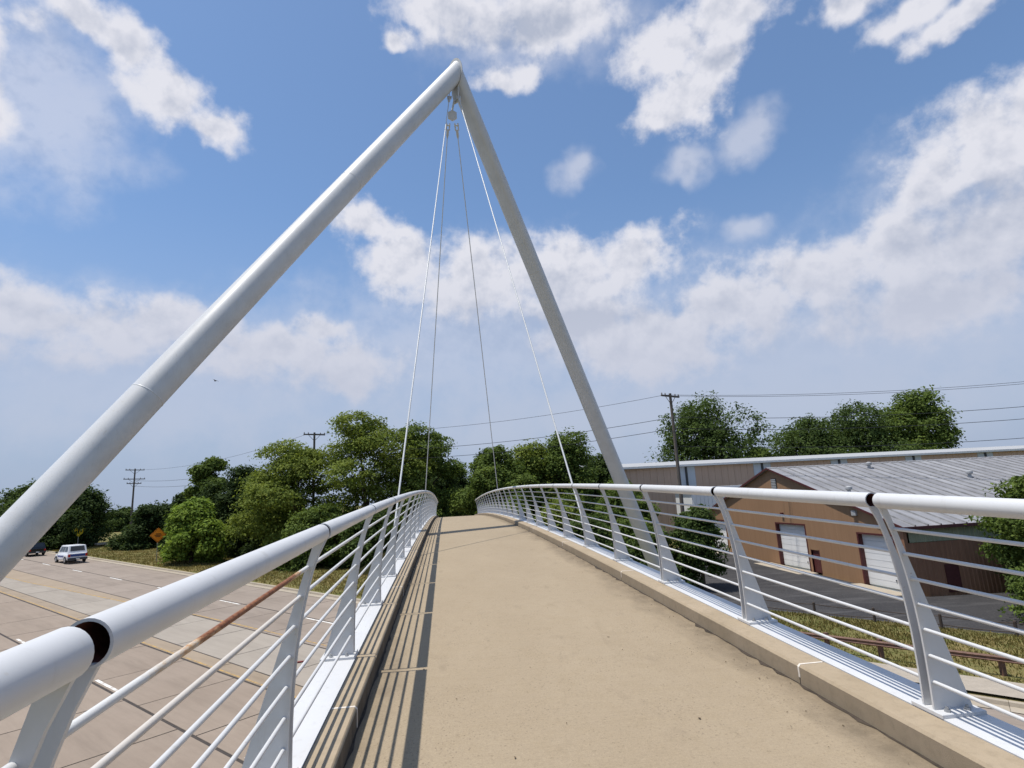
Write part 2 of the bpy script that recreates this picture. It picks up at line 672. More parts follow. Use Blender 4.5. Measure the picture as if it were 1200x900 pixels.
def m_metalroof():
    t = NT('weathered_metal_roof')
    v = t.pos()
    n1 = t.noise(t.pos((1.6, .22, .22)), 1.0, 7, .68)
    n2 = t.noise(v, .5, 5, .6)
    c = t.mix(t.rng(n2, .3, .7), (.27, .27, .285), (.34, .34, .35))
    c = t.mix(t.rng(n1, .42, .66, 0, .75), c, (.135, .13, .135))
    c = t.mix(t.rng(rndobj(t), 0, 1, 0, .6), c, (.19, .19, .20))
    return t.set(c, .62, .0, .3)


def m_siding(name, a, b, axis_scale=(6, 6, .3)):
    t = NT(name)
    n1 = t.noise(t.pos(axis_scale), .8, 6, .65)
    n2 = t.noise(t.pos(), .25, 4, .6)
    c = t.mix(t.rng(n1, .3, .7), a, b)
    c = t.mix(t.rng(n2, .4, .7, 0, .3), c, tuple(x * .8 for x in a))
    return t.set(c, .7, 0, .3)


def m_glass(name, c=(.02, .025, .03), rough=.08):
    t = NT(name)
    t.b.inputs['IOR'].default_value = 1.5
    return t.set(c, rough, 0, .6)


MT = dict(
    paint=m_paint(), deck=m_deck(), grass=m_grass(), asphalt=m_asphalt(), leaf=m_leaf('leaf'),
    rust=m_rust('rusting_rod_paint', .15, 1.98), stain=m_rust('stained_rod_paint', -.2, 2.1, False),
    primer=m_simple('pipe_primer', (.15, .055, .045), .7, .4, 30),
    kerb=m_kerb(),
    slabside=m_concrete('bridge_concrete', (.34, .31, .27), (.42, .39, .34)),
    caulk=m_simple('joint_sealant', (.66, .60, .52), .7, .15, 30),
    tar=m_simple('tar_joint', (.045, .036, .030), .8, .3, 3),
    grime=m_simple('kerb_gap_grime', (.05, .038, .028), .95, .4, 12),
    road_near=m_road('road_concrete', (.232, .183, .142), (.278, .224, .178)),
    road_mid=m_road('centre_lane_concrete', (.275, .238, .198), (.322, .284, .24)),
    road_band=m_road('gutter_concrete', (.268, .208, .148), (.312, .248, .182)),
    road_far=m_road('far_lane_concrete', (.238, .194, .158), (.285, .236, .196)),
    yellow=m_worn('worn_yellow_paint', (.46, .29, .09), (.27, .20, .13), .50, 3.5),
    white=m_worn('worn_white_paint', (.72, .70, .66), (.36, .31, .26), .56, 3.0),
    walk=m_concrete('pavement_concrete', (.32, .275, .21), (.39, .335, .265)),
    gravel=m_concrete('gravel_shoulder', (.30, .26, .21), (.38, .33, .27), 3.0, (.16, .14, .11), .8),
    bark=m_bark('bark', (.11, .085, .065)), wood=m_bark('weathered_pole_wood', (.17, .145, .125)),
    steel=m_simple('galvanised_steel', (.38, .39, .40), .45, .15, 8, .7),
    cable=m_simple('white_cable_sheath', (.56, .57, .58), .4, .06, 4),
    brownrail=m_simple('rusted_guardrail_steel', (.135, .072, .050), .7, .3, 5),
    darkwood=m_simple('dark_fence_timber', (.055, .040, .032), .85, .3, 6),
    tan=m_siding('tan_painted_wall', (.275, .160, .088), (.325, .192, .108)),
    rib=m_siding('brown_ribbed_siding', (.25, .125, .072), (.33, .175, .105)),
    green=m_siding('translucent_green_panel', (.30, .31, .20), (.38, .39, .27)),
    roof=m_metalroof(), seam=m_simple('dark_roof_seam', (.19, .188, .19), .7, .3, 2),
    maroon=m_simple('maroon_trim', (.085, .022, .022), .55, .2, 5),
    doorw=m_siding('white_rollup_door', (.70, .70, .70), (.80, .80, .79), (.3, .3, 6)),
    pink=m_siding('pinkish_beige_siding', (.47, .335, .255), (.52, .38, .295)),
    bluegrey=m_siding('pale_blue_grey_panel', (.46, .51, .57), (.52, .57, .63)),
    fascia=m_siding('pale_grey_fascia', (.34, .345, .35), (.40, .405, .41)),
    darkmetal=m_simple('dark_metal', (.04, .042, .045), .5, .2, 8),
    sidingw=m_siding('white_siding', (.68, .68, .67), (.76, .76, .75)),
    black=m_simple('black_wire', (.018, .018, .02), .6, .1, 3),
    insul=m_simple('porcelain_insulator', (.22, .20, .19), .3, .2, 6),
    orange=m_simple('orange_sign_face', (.85, .26, .015), .5, .08, 4), ylw=m_simple('yellow_sign_face', (.80, .62, .02), .5, .08, 4),
    signblack=m_simple('sign_black', (.012, .012, .012), .5, .1, 4),
    carw=m_simple('white_car_paint', (.78, .79, .80), .22, .03, 2, 0, .6), carb=m_simple('black_car_paint', (.012, .013, .017), .18, .1, 2, 0, .6),
    blue=m_simple('blue_stripe', (.025, .06, .22), .3, .1, 3), tyre=m_simple('tyre_rubber', (.018, .018, .018), .85, .15, 20),
    rim=m_simple('wheel_rim', (.42, .43, .44), .35, .1, 10, .8), tail=m_simple('tail_lamp_red', (.42, .012, .01), .25, .1, 6), glass=m_glass('dark_glass'),
    plate=m_simple('number_plate', (.7, .7, .68), .5, .05, 6), redrub=m_simple('dark_red_debris', (.16, .022, .02), .7, .2, 5),
    brick=m_simple('red_brick_wall', (.28, .10, .065), .85, .2, 3), litter=m_simple('dry_leaf_litter', (.10, .065, .035), .9, .5, 40),
    bird=m_simple('dark_feathers', (.03, .03, .033), .8, .2, 20),
    winpane=m_glass('window_pane', (.05, .06, .07), .05),
)

# ------------------------------------------------------------------ terrain
EU = Vector((.694, .72, 0)).normalized()          # across the road, away from the camera
EV = Vector((-.72, .694, 0)).normalized()         # along the road, towards the upper left
SLOPE = .0317


def ground_v(v):
    if v > 90:
        v = 90 + 30 * (1 - math.exp(-(v - 90) / 30))
    if v < -90:
        v = -90 - 30 * (1 - math.exp((v + 90) / 30))
    return -6.0 + SLOPE * v


def G(x, y):
    return ground_v(EV.x * x + EV.y * y)


def R2(u, v, dz=0.0):
    p = EU * u + EV * v
    return Vector((p.x, p.y, ground_v(v) + dz))


GK, KK = .0466001, .00088466
XL, XR = -.6298, 2.5702
RAIL_L, RAIL_R = -.6726, 2.6442
XC = (XL + XR) / 2


def zd(y):
    return GK * y - KK * y * y


def build_ground():
    us = [-900, -500, -250, -120, -60, -30, -12, -2, 4.2, 4.45, 26.0, 26.15, 27, 32, 35.4, 36, 42, 50, 60, 80, 110, 160, 260, 500, 900]
    vs_ = [-900, -500, -300, -200, -150, -120, -95] + list(range(-90, 91, 10)) + [97, 104, 112, 122, 135, 150, 180, 240, 350, 550, 900]
    m = MB()
    V = []
    for v in vs_:
        for u in us:
            p = R2(u, v)
            dz = 0.0
            if 4.3 < u < 26.1 and v < 400:
                dz = -.45
            if u == 4.2:
                dz = .12
            if u >= 26.15:
                dz = .13
            if u >= 27:
                dz = .18 + .35 * math.sin(u * .23 + v * .05) * min(1, (u - 26) / 20)
                if 36 <= u and v < 41:
                    dz = .02
            V.append((p.x, p.y, p.z + dz))
    n = len(us)
    F = []
    for j in range(len(vs_) - 1):
        for i in range(n - 1):
            F.append((j * n + i, j * n + i + 1, (j + 1) * n + i + 1, (j + 1) * n + i))
    m.add(V, F)
    tag(m.build('ground', MT['grass'], smooth=True, angle=60), kind='structure')


build_ground()


# ------------------------------------------------------------------ road: concrete slabs with tarred joints
def build_road():
    root = empty('road', R2(15, 0))
    tag(root, kind='structure')
    inv = Matrix.Translation(-R2(15, 0))
    rot = Matrix((EU, (EV + Vector((0, 0, SLOPE))).normalized(), EU.cross((EV + Vector((0, 0, SLOPE))).normalized()))).transposed().to_4x4()
    # bed that shows in the joints
    m = MB()
    V = []
    stations = [-95 + 5 * k for k in range(38)] + [100, 110, 120, 135, 150, 180, 240, 320, 399]
    for v in stations:
        for u in (4.4, 26.0):
            V.append(R2(u, v, -.018))
    F = [(2 * i, 2 * i + 1, 2 * i + 3, 2 * i + 2) for i in range(len(stations) - 1)]
    m.add([inv @ p for p in V], F)
    m.build('tar_bed', MT['tar'], root)
    strips = [(4.95, 9.33, 'road_near', .9), (9.45, 12.98, 'road_near', 4.4), (13.11, 13.95, 'road_band', 2.0),
              (14.03, 17.66, 'road_mid', 3.1), (17.78, 21.19, 'road_far', 1.2), (21.31, 25.35, 'road_far', 1.2)]
    Ls = 4.57
    for si, (u0, u1, mt, off) in enumerate(strips):
        mb = MB()
        w = (u1 - u0) / 2
        mb.cbox(-w, w, -Ls / 2 + .026, Ls / 2 - .026, -.10, 0, .006)
        me = mb.mesh('slab', MT[mt])
        k0 = int((-46 - off) // Ls)
        for k in range(k0, k0 + 32):
            v = off + k * Ls
            if v > 88:
                continue
            vend = v + Ls / 2
            o = obj('slab', me, root)
            o.matrix_local = inv @ Matrix.Translation(R2((u0 + u1) / 2, v, random.uniform(-.003, .003))) @ rot
        # beyond the nearer slabs the joints can no longer be told apart
        for va, vb in ((vend + .02, 400), (-95, off + (k0 - .5) * Ls)):
            st = [va + (vb - va) * (i / 24) ** 1.6 for i in range(25)] if vb > 100 else [va, vb]
            m2 = MB()
            V = []
            for v in st:
                V += [R2(u0, v), R2(u1, v)]
            m2.add([inv @ p for p in V], [(2 * i, 2 * i + 1, 2 * i + 3, 2 * i + 2) for i in range(len(st) - 1)])
            m2.build('far_lane', MT[mt], root)
    # kerbs on both sides
    for u0, u1, u2 in ((25.40, 25.95, 26.12), (4.85, 4.42, 4.25)):
        st = [-95 + 3.05 * k for k in range(61)] + [95, 105, 120, 140, 180, 260, 398]
        for a, b in zip(st[:-1], st[1:]):
            if b <= a:
                continue
            m2 = MB()
            s = 1 if u1 > u0 else -1
            V = []
            for v in (a + .006, b - .006):
                for u, dz in ((u0, .003), (u1 - .03 * s, .004), (u1, .13), (u2, .145), (u2 + .02 * s, -.3)):
                    V.append(inv @ R2(u, v, dz))
            m2.add(V, [(i, i + 1, i + 6, i + 5) for i in range(4)])
            m2.build('kerb_stone', MT['walk'], root)

    # paint: sheets just above the slabs
    def stripe(name, pts, w, mt, dz=.004):
        m2 = MB()
        V = []
        for u, v in pts:
            V += [inv @ R2(u - w / 2, v, dz), inv @ R2(u + w / 2, v, dz)]
        m2.add(V, [(2 * i, 2 * i + 1, 2 * i + 3, 2 * i + 2) for i in range(len(pts) - 1)])
        return m2.build(name, MT[mt], root)
    for k in range(-6, 12):                       # broken lane lines
        v = 17.6 - 2.9 + k * 12.2
        stripe('lane_dash', [(9.60, v), (9.60, v + 2.9)], .13, 'white')
        v2 = 40.1 + (k - 4) * 10.6
        stripe('lane_dash', [(21.08, v2), (21.08, v2 + 2.9)], .14, 'white')
    for k in range(16):                           # dotted turn lane line
        v = 56 + k * 3.05
        stripe('turn_lane_dot', [(17.52, v), (17.52, v + 1.4)], .14, 'white')
    stripe('yellow_line', [(13.19, -90), (13.19, 88)], .09, 'yellow')
    stripe('yellow_line', [(18.05, -90), (18.05, 32)], .10, 'yellow')
    stripe('yellow_line', [(18.0, 32.2), (17.86, 39), (17.6, 42.5)], .13, 'yellow', .006)
    stripe('yellow_line', [(17.45, 45), (17.06, 49.4), (16.58, 57.3), (15.9, 68.8), (15.5, 88)], .13, 'yellow', .006)
    stripe('pavement_infill', [(17.3, 46), (17.1, 50)], .4, 'road_band', .003)
    m2 = MB()
    V = []
    for v, ua in ((46, 17.48), (49.4, 17.12), (57.3, 16.65), (68.8, 15.98), (88, 15.6)):
        V += [inv @ R2(ua, v, .0045), inv @ R2(17.66, v, .0045)]
    m2.add(V, [(2 * i, 2 * i + 1, 2 * i + 3, 2 * i + 2) for i in range(4)])
    m2.build('pavement_infill', MT['road_band'], root)


build_road()


def sheet(name, quad_uv, dz, mt, kind='structure', sub=6):
    """flat strip given by (u, v) corners"""
    m = MB()
    V = []
    (a, b, c, d) = [Vector(q) for q in quad_uv]
    for i in range(sub + 1):
        for j in range(sub + 1):
            s, t = i / sub, j / sub
            p = (a * (1 - s) + b * s) * (1 - t) + (d * (1 - s) + c * s) * t
            V.append(R2(p.x, p.y, dz))
    n = sub + 1
    m.add(V, [(i * n + j, i * n + j + 1, (i + 1) * n + j + 1, (i + 1) * n + j) for i in range(sub) for j in range(sub)])
    return tag(m.build(name, MT[mt]), kind=kind)


sheet('gravel_shoulder', [(26.2, -60), (28.0, -60), (28.0, 24), (26.2, 24)], .235, 'gravel', sub=20)
# footpath beyond the grass on the far side of the road
def footpath():
    root = empty('footpath', R2(36, 90)); tag(root, kind='structure')
    inv = Matrix.Translation(-R2(36, 90))
    for k in range(44):
        v = 46 + k * 1.83
        u = 38.0 - max(0, v - 92) * .52
        m = MB()
        V = [inv @ R2(u + du, v + dv, dz) for dz in (.40, .62) for du, dv in ((-.75, .02), (.75, .02), (.75, 1.80), (-.75, 1.80))]
        m.add(V, [(4, 5, 6, 7), (0, 1, 5, 4), (1, 2, 6, 5), (2, 3, 7, 6), (3, 0, 4, 7)])
        m.build('paving_slab', MT['walk'], root)
footpath()

# car park in front of the tan building (its edge follows the fence, its far side the wall)
def car_park():
    m = MB()
    pts = []
    fu = 35.6
    outline = [R2(fu, 13), R2(fu, 8), R2(fu, 3), R2(fu, -2), R2(fu, -8), R2(fu, -20), Vector((60, 5, 0)), Vector((60, 33.5, 0)), Vector((29.6, 33.5, 0)), Vector((28.6, 34)), Vector((28.6, 63)), Vector((22.5, 63))]
    me = bpy.data.meshes.new('car_park')
    bm = bmesh.new()
    vs = [bm.verts.new((p.x, p.y, G(p.x, p.y) + .16)) for p in outline]
    f = bm.faces.new(vs)
    bmesh.ops.triangulate(bm, faces=[f])
    bmesh.ops.subdivide_edges(bm, edges=bm.edges[:], cuts=3, use_grid_fill=True)
    for v in bm.verts:
        v.co.z = G(v.co.x, v.co.y) + .16
    bmesh.ops.recalc_face_normals(bm, faces=bm.faces)
    bm.to_mesh(me); bm.free()
    me.materials.append(MT['asphalt'])
    o = obj('car_park', me)
    tag(o, kind='structure')
    # concrete aprons at the doors
    for y0, y1 in ((34.2, 38.6), (43.2, 49.8), (57, 62)):
        m = MB()
        m.add([(x, y, G(x, y) + .17 + d) for d in (0,) for x, y in ((27.2, y0), (28.9, y0), (28.9, y1), (27.2, y1))], [(0, 1, 2, 3)])
        tag(m.build('door_apron', MT['walk']), kind='structure')
car_park()

# ------------------------------------------------------------------ footbridge
Y0, Y1 = -13.0, 53.0
bridge = empty('footbridge', (XC, 20, zd(20) - .5))
tag(bridge, 'arched tan concrete footbridge deck with low kerbs and white steel edges', 'footbridge')
BI = Matrix.Translation((-XC, -20, -(zd(20) - .5)))


def along(prof, ys, name, mt, parent=bridge, smooth=True, inv=BI, closed=True):
    """sweep an (x, height above the deck) outline along the deck curve"""
    m = MB()
    n = len(prof)
    V = [inv @ Vector((x, y, zd(y) + h)) for y in ys for x, h in prof]
    F = []
    for i in range(len(ys) - 1):
        for k in range(n if closed else n - 1):
            k2 = (k + 1) % n
            F.append((i * n + k, i * n + k2, (i + 1) * n + k2, (i + 1) * n + k))
    if closed:
        F += [tuple(range(n)), tuple(range(len(ys) * n - 1, (len(ys) - 1) * n - 1, -1))]
    m.add(V, F)
    return m.build(name, MT[mt], parent, smooth, 30)


def span(a, b, step=1.0):
    n = max(2, int(abs(b - a) / step) + 1)
    return [a + (b - a) * i / (n - 1) for i in range(n)]


# deck slab, under the kerbs too
along([(XL - .17, -.24), (XR + .21, -.24), (XR + .21, -.02), (XR + .004, -.0), (XL - .004, -.0), (XL - .17, -.02)], span(Y0, Y1, .8), 'deck_slab', 'deck')
# kerbs cast in lengths of 4.3 m
KJ = [4.25 + 4.3 * k for k in range(-5, 13)]
KJ = [Y0] + [k for k in KJ if Y0 + .6 < k < Y1 - .6] + [Y1]
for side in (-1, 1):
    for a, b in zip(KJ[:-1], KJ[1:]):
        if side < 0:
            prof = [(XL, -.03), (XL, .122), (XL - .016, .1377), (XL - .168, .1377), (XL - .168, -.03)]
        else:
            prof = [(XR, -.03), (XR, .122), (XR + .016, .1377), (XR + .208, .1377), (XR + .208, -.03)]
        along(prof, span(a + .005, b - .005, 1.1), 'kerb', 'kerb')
    for a in KJ[1:-1]:                                # sealant smeared over each joint
        e = .0025
        if side < 0:
            prof = [(XL + e, .01), (XL + e, .124), (XL - .014, .1377 + e), (XL - .165, .1377 + e), (XL - .165, .10), (XL - .02, .10), (XL - .02, .01)]
        else:
            prof = [(XR - e, .05), (XR - e, .124), (XR + .014, .1377 + e), (XR + .195, .1377 + e), (XR + .195, .10), (XR + .02, .10), (XR + .02, .05)]
        along(prof, [a - .010, a + .010], 'joint_sealant', 'caulk')
    # dirt packed crack where deck meets kerb: ragged strip
    xk = XL if side < 0 else XR
    m = MB()
    ys = span(Y0, Y1, .11)
    V = []
    for y in ys:
        w = .006 + abs(random.gauss(0, .010)) + (.03 * max(0, random.gauss(0, .6)) if side > 0 else 0)
        V += [BI @ Vector((xk - side * w, y, zd(y) + .0035)), BI @ Vector((xk + side * .002, y, zd(y) + .0036))]
    m.add(V, [(2 * i, 2 * i + 1, 2 * i + 3, 2 * i + 2) for i in range(len(ys) - 1)])
    m.build('kerb_crack', MT['grime'], bridge)
# white steel edge channels in lengths of 12.4 m
for side in (-1, 1):
    xo = (XL - .172) if side < 0 else (XR + .212)
    s = side
    ST = [Y0] + [2.0 + 12.45 * k for k in range(5) if 2.0 + 12.45 * k < Y1 - 3] + [Y1]
    for a, b in zip(ST[:-1], ST[1:]):
        prof = [(xo, .143), (xo + s * .285, .143), (xo + s * .285, -.52), (xo + s * .12, -.52), (xo + s * .12, -.50), (xo + s * .268, -.50),
                (xo + s * .268, .128), (xo, .128)]
        if s > 0:
            prof = prof[::-1]
        along(prof, span(a + .004, b - .004, 1.1), 'edge_channel', 'paint', smooth=False)
# floor beams and abutments
for k in range(16):
    y = -11.5 + k * 4.15
    m = MB()
    m.box(XL - .43, XR + .47, y - .09, y + .09, zd(y) - .50, zd(y) - .245)
    o = m.build('floor_beam', MT['paint'], bridge)
    o.matrix_local = BI
for ya, yb in ((Y0 - .9, Y0 - .02), (Y1 + .02, Y1 + .9)):
    m = MB()
    ym = (ya + yb) / 2
    m.box(XL - .5, XR + .55, ya, yb, G(XC, ym) - .6, zd(ym) - .26)
    tag(m.build('abutment', MT['slabside']), 'concrete abutment under the %s end of the footbridge' % ('camera' if ya < 0 else 'far'), 'abutment', 'bridge abutments')


def approach(ya, yb, name):
    """embankment carrying the path on from the bridge"""
    m = MB()
    V = []
    ys = span(ya, yb, 3)
    for y in ys:
        zt = zd(y) if y > 0 else zd(Y0) + (y - Y0) * .05
        g = G(XC, y)
        zt = max(zt, g + .22)
        hgt = zt - g
        for x, zz in ((XC - 1.7 - 1.8 * hgt, g - .15), (XC - 1.9, zt - .05), (XC - 1.6, zt - .012), (XC + 1.6, zt - .012), (XC + 1.9, zt - .05), (XC + 1.7 + 1.8 * hgt, g - .15)):
            V.append((x, y, zz))
    F = []
    for i in range(len(ys) - 1):
        for k in range(5):
            F.append((i * 6 + k, i * 6 + k + 1, i * 6 + k + 7, i * 6 + k + 6))
            m.m
    F.append((0, 1, 2, 3, 4, 5)); F.append(tuple(range(len(V) - 6, len(V))))
    m.add(V, F)
    tag(m.build(name, MT['grass']), kind='structure')
    m = MB()
    V = []
    for y in ys:
        zt = zd(y) if y > 0 else zd(Y0) + (y - Y0) * .05
        zt = max(zt, G(XC, y) + .22)
        V += [(XC - 1.6, y, zt), (XC + 1.6, y, zt)]
    m.add(V, [(2 * i, 2 * i + 1, 2 * i + 3, 2 * i + 2) for i in range(len(ys) - 1)])
    tag(m.build('path', MT['walk']), kind='structure')


approach(Y1 + .05, 108, 'embankment')
approach(Y0 - 60, Y0 - .05, 'embankment')

# ------------------------------------------------------------------ railings: bolted panels of pipe, plates and rods
S = 2.07627
GAP = .052
RT = .0465                     # pipe radius
RH = 1.3705


INN = [(.16, .150), (.30, .150), (.45, .147), (.60, .140), (.757, .126), (.90, .106), (1.05, .078), (1.20, .040), (1.27, .010), (1.333, -.022)]


def inner(h):
    """distance of a plate's inner edge outward from the pipe axis, at height h"""
    for (h0, a0), (h1, a1) in zip(INN[:-1], INN[1:]):
        if h <= h1:
            t = max(0, (h - h0) / (h1 - h0))
            return a0 + (a1 - a0) * t
    return INN[-1][1]


def rail_meshes(s):
    """s = +1 outward is +x (right-hand railing), -1 left"""
    Lh = S - GAP
    # pipe: outside, lip and inside
    n = 28
    m = MB()
    V, F = [], []
    for r, ya in ((RT, 0), (RT, Lh), (RT - .006, Lh), (RT - .006, 0)):
        for k in range(n):
            a = 2 * PI * k / n
            V.append((r * math.cos(a), ya, r * math.sin(a)))
    m.mi = 0
    quads = lambda i, j: [(i * n + k, j * n + k, j * n + (k + 1) % n, i * n + (k + 1) % n) for k in range(n)]
    m.add(V, quads(0, 1) + quads(1, 2) + quads(2, 3) + quads(3, 0))
    m.m = [0] * n * 2 + [1] * n + [0] * n
    pipe = bpy.data.meshes.new('handrail')
    pipe.from_pydata(m.v, [], m.f)
    pipe.materials.append(MT['paint']); pipe.materials.append(MT['primer'])
    pipe.polygons.foreach_set('material_index', m.m)
    bm = bmesh.new(); bm.from_mesh(pipe); bmesh.ops.recalc_face_normals(bm, faces=bm.faces); bm.to_mesh(pipe); bm.free()
    pipe.polygons.foreach_set('use_smooth', [True] * len(pipe.polygons))
    pipe.set_sharp_from_angle(angle=math.radians(40))
    # end plate: curved inner edge, straight raking outer edge
    hs = [.165 + (1.333 - .165) * i / 14 for i in range(15)]
    poly = [(s * inner(h), h) for h in hs] + [(s * .030, 1.333), (s * .40, .165)]
    m = MB(); m.prism(poly, -.0065, .0065)
    post = m.mesh('post', MT['paint'])
    # base plate with two bolts
    bp = MB()
    bp.cbox(min(s * .135, s * .418), max(s * .135, s * .418), -.075, .035, .1435, .165, .003)
    base = bp.mesh('base_plate', MT['paint'])
    bt = MB()
    bt.tube([(0, 0, .165), (0, 0, .178), (0, 0, .1781), (0, 0, .192)], [.017, .017, .009, .009], 6)
    bolts = bt.mesh('bolt', MT['steel'])
    rods = []
    for i in range(7):
        h = .316 + .147 * i
        rm = MB()
        rm.tube([(0, .012, 0), (0, Lh - .012, 0)], .0108, 12)
        rods.append(((s * (inner(h) + .024)), h))
    rodm = rm.mesh('rod', MT['paint'], True, 50)
    return pipe, post, base, bolts, rodm, rods


def railing(s, xr, y_first, k0, k1, label):
    root = empty('railing', (xr + s * .3, 20, zd(20)))
    tag(root, label, 'railing')
    inv = Matrix.Translation((-(xr + s * .3), -20, -zd(20)))
    pipe, post, base, bolts, rodm, rods = rail_meshes(s)
    mirror = Matrix.Diagonal((1, -1, 1, 1))
    for k in range(k0, k1):
        ya = y_first + k * S + GAP / 2
        yb = ya + S - GAP
        za, zb = zd(ya), zd(yb)
        ang = math.atan2(zb - za, yb - ya)
        P = inv @ Matrix.Translation((xr, ya, za)) @ Matrix.Rotation(ang, 4, 'X')
        jit = random.uniform(-.0015, .0015)
        obj('handrail', pipe, root, P @ Matrix.Translation((jit, 0, RH)))
        for i, (ox, h) in enumerate(rods):
            o = obj('rod', rodm, root, P @ Matrix.Translation((ox, 0, h)))
            if s < 0 and k == 0 and i == 6:
                o.data = rodm.copy(); o.data.materials[0] = MT['rust']
                o['label'] = 'rod with flaking paint and orange rust along half its length'
            if s < 0 and k == 0 and i == 5:
                o.data = rodm.copy(); o.data.materials[0] = MT['stain']
        for yy, flip in ((.008, True), (S - GAP - .008, False)):
            # the base plates stand inside the bay, one at each end
            Q = P @ Matrix.Translation((0, yy, 0))
            po = obj('post', post, root, Q)
            bq = Matrix.Identity(4) if not flip else mirror
            b = obj('base_plate', base, po, bq)
            if ya < 16:
                for a in (.20, .33):
                    obj('bolt', bolts, po, Matrix.Translation((s * a, .042 if flip else -.042, 0)))


railing(-1, RAIL_L, 1.24583, -3, 24, 'white steel railing along the left edge of the footbridge, one rod rusted')
railing(1, RAIL_R, 3.33779, -4, 23, 'white steel railing along the right edge of the footbridge, facing the buildings')

# ------------------------------------------------------------------ A-frame mast and stays
AP = Vector((1.06, 24.70, 22.52))
FL = Vector((-12.351, 9.736, -5.6)); FL.z = G(FL.x, FL.y)
FR = Vector((14.04, 36.583, -5.6)); FR.z = G(FR.x, FR.y)
mast = empty('mast', (XC, 23.2, G(XC, 23.2)))
tag(mast, 'tall white A-frame tube mast straddling the footbridge', 'mast')
MI = Matrix.Translation(-mast.location)
RM = .425


def mast_leg(foot, label):
    d = (AP - foot).normalized()
    foot2 = foot - d * .5
    side = (Vector((1, 0, 0)) if foot.x < 0 else Vector((-1, 0, 0)))
    # cut the top by the vertical mitre plane through the apex
    nrm = (FR - FL); nrm.z = 0; nrm.normalize()
    if foot is FR:
        nrm = -nrm
    n = 48
    ref = Vector((0, 0, 1))
    a = d.cross(ref).normalized(); b = a.cross(d).normalized()
    V, F = [], []
    for k in range(n):
        e = RM * (math.cos(2 * PI * k / n) * a + math.sin(2 * PI * k / n) * b)
        V.append(MI @ (foot2 + e))
        p = foot2 + e
        t = (AP - nrm * .012 - p).dot(nrm) / d.dot(nrm)
        V.append(MI @ (p + d * t))
    for k in range(n):
        k2 = (k + 1) % n
        F.append((2 * k, 2 * k2, 2 * k2 + 1, 2 * k + 1))
    F.append(tuple(2 * k + 1 for k in range(n)))
    m = MB(); m.add(V, F)
    leg = m.build('leg', MT['paint'], mast, True, 40)
    # girth welds
    Lg = (AP - foot).length
    for fr in (.362, .68):
        c = foot + d * Lg * fr
        m = MB()
        m.tube([MI @ (c - d * .018), MI @ (c - d * .008), MI @ (c + d * .008), MI @ (c + d * .018)], [RM + .001, RM + .007, RM + .007, RM + .001], 48, False)
        m.build('weld_seam', MT['paint'], leg, True, 60)
    # footing
    m = MB()
    f = MI @ Vector((foot.x, foot.y, foot.z))
    m.cbox(f.x - .95, f.x + .95, f.y - .95, f.y + .95, f.z - .8, f.z + .45, .06)
    m.build('footing', MT['slabside'], mast)
    return leg


mast_leg(FL, '')
mast_leg(FR, '')
# mitre plate standing proud of the joint, with the hanger below it
nrm = (FR - FL); nrm.z = 0; nrm.normalize()
tang = Vector((-nrm.y, nrm.x, 0))
dl = (AP - FL).normalized()
m = MB()
pl = []
for k in range(40):
    a = 2 * PI * k / 40
    # ellipse where the tube meets the mitre plane
    hx, hz = (RM + .075) * math.cos(a), (RM + .075) / math.sqrt(1 - dl.z ** 2) * math.sin(a)
    pl.append((hx, hz))
V = [MI @ (AP + tang * x + Vector((0, 0, zz)) + nrm * o) for o in (-.02, .02) for x, zz in pl]
m.add(V, [tuple(range(40)), tuple(range(79, 39, -1))] + [(i, i + 40, (i + 1) % 40 + 40, (i + 1) % 40) for i in range(40)])
mp = m.build('mitre_plate', MT['paint'], mast)
m = MB()
ZB = AP.z - RM / math.sqrt(1 - dl.z ** 2)
prof = [(-.20, ZB + .25), (.20, ZB + .25), (.24, ZB - .35), (.10, ZB - .95), (-.10, ZB - .95), (-.24, ZB - .35)]
V = [MI @ (Vector((AP.x, AP.y, 0)) + tang * x + Vector((0, 0, zz)) + nrm * o) for o in (-.022, .022) for x, zz in prof]
m.add(V, [tuple(range(6)), tuple(range(11, 5, -1))] + [(i, i + 6, (i + 1) % 6 + 6, (i + 1) % 6) for i in range(6)])
m.build('hanger_plate', MT['paint'], mast)
ND = Vector((AP.x - .20, AP.y, 20.15))
m = MB()
hexp = [(.25 * math.cos(math.radians(30 + 60 * k)), .29 * math.sin(math.radians(30 + 60 * k))) for k in range(6)]
m.prism([((MI @ ND).x + x, (MI @ ND).z + zz) for x, zz in hexp], (MI @ ND).y - .05, (MI @ ND).y + .05)
m.build('node_plate', MT['paint'], mast)
m = MB(); m.tube([MI @ (ND + Vector((0, 0, .3))), MI @ Vector((ND.x + .12, AP.y, ZB - .8))], .05, 10)
m.build('hanger_link', MT['paint'], mast, True)

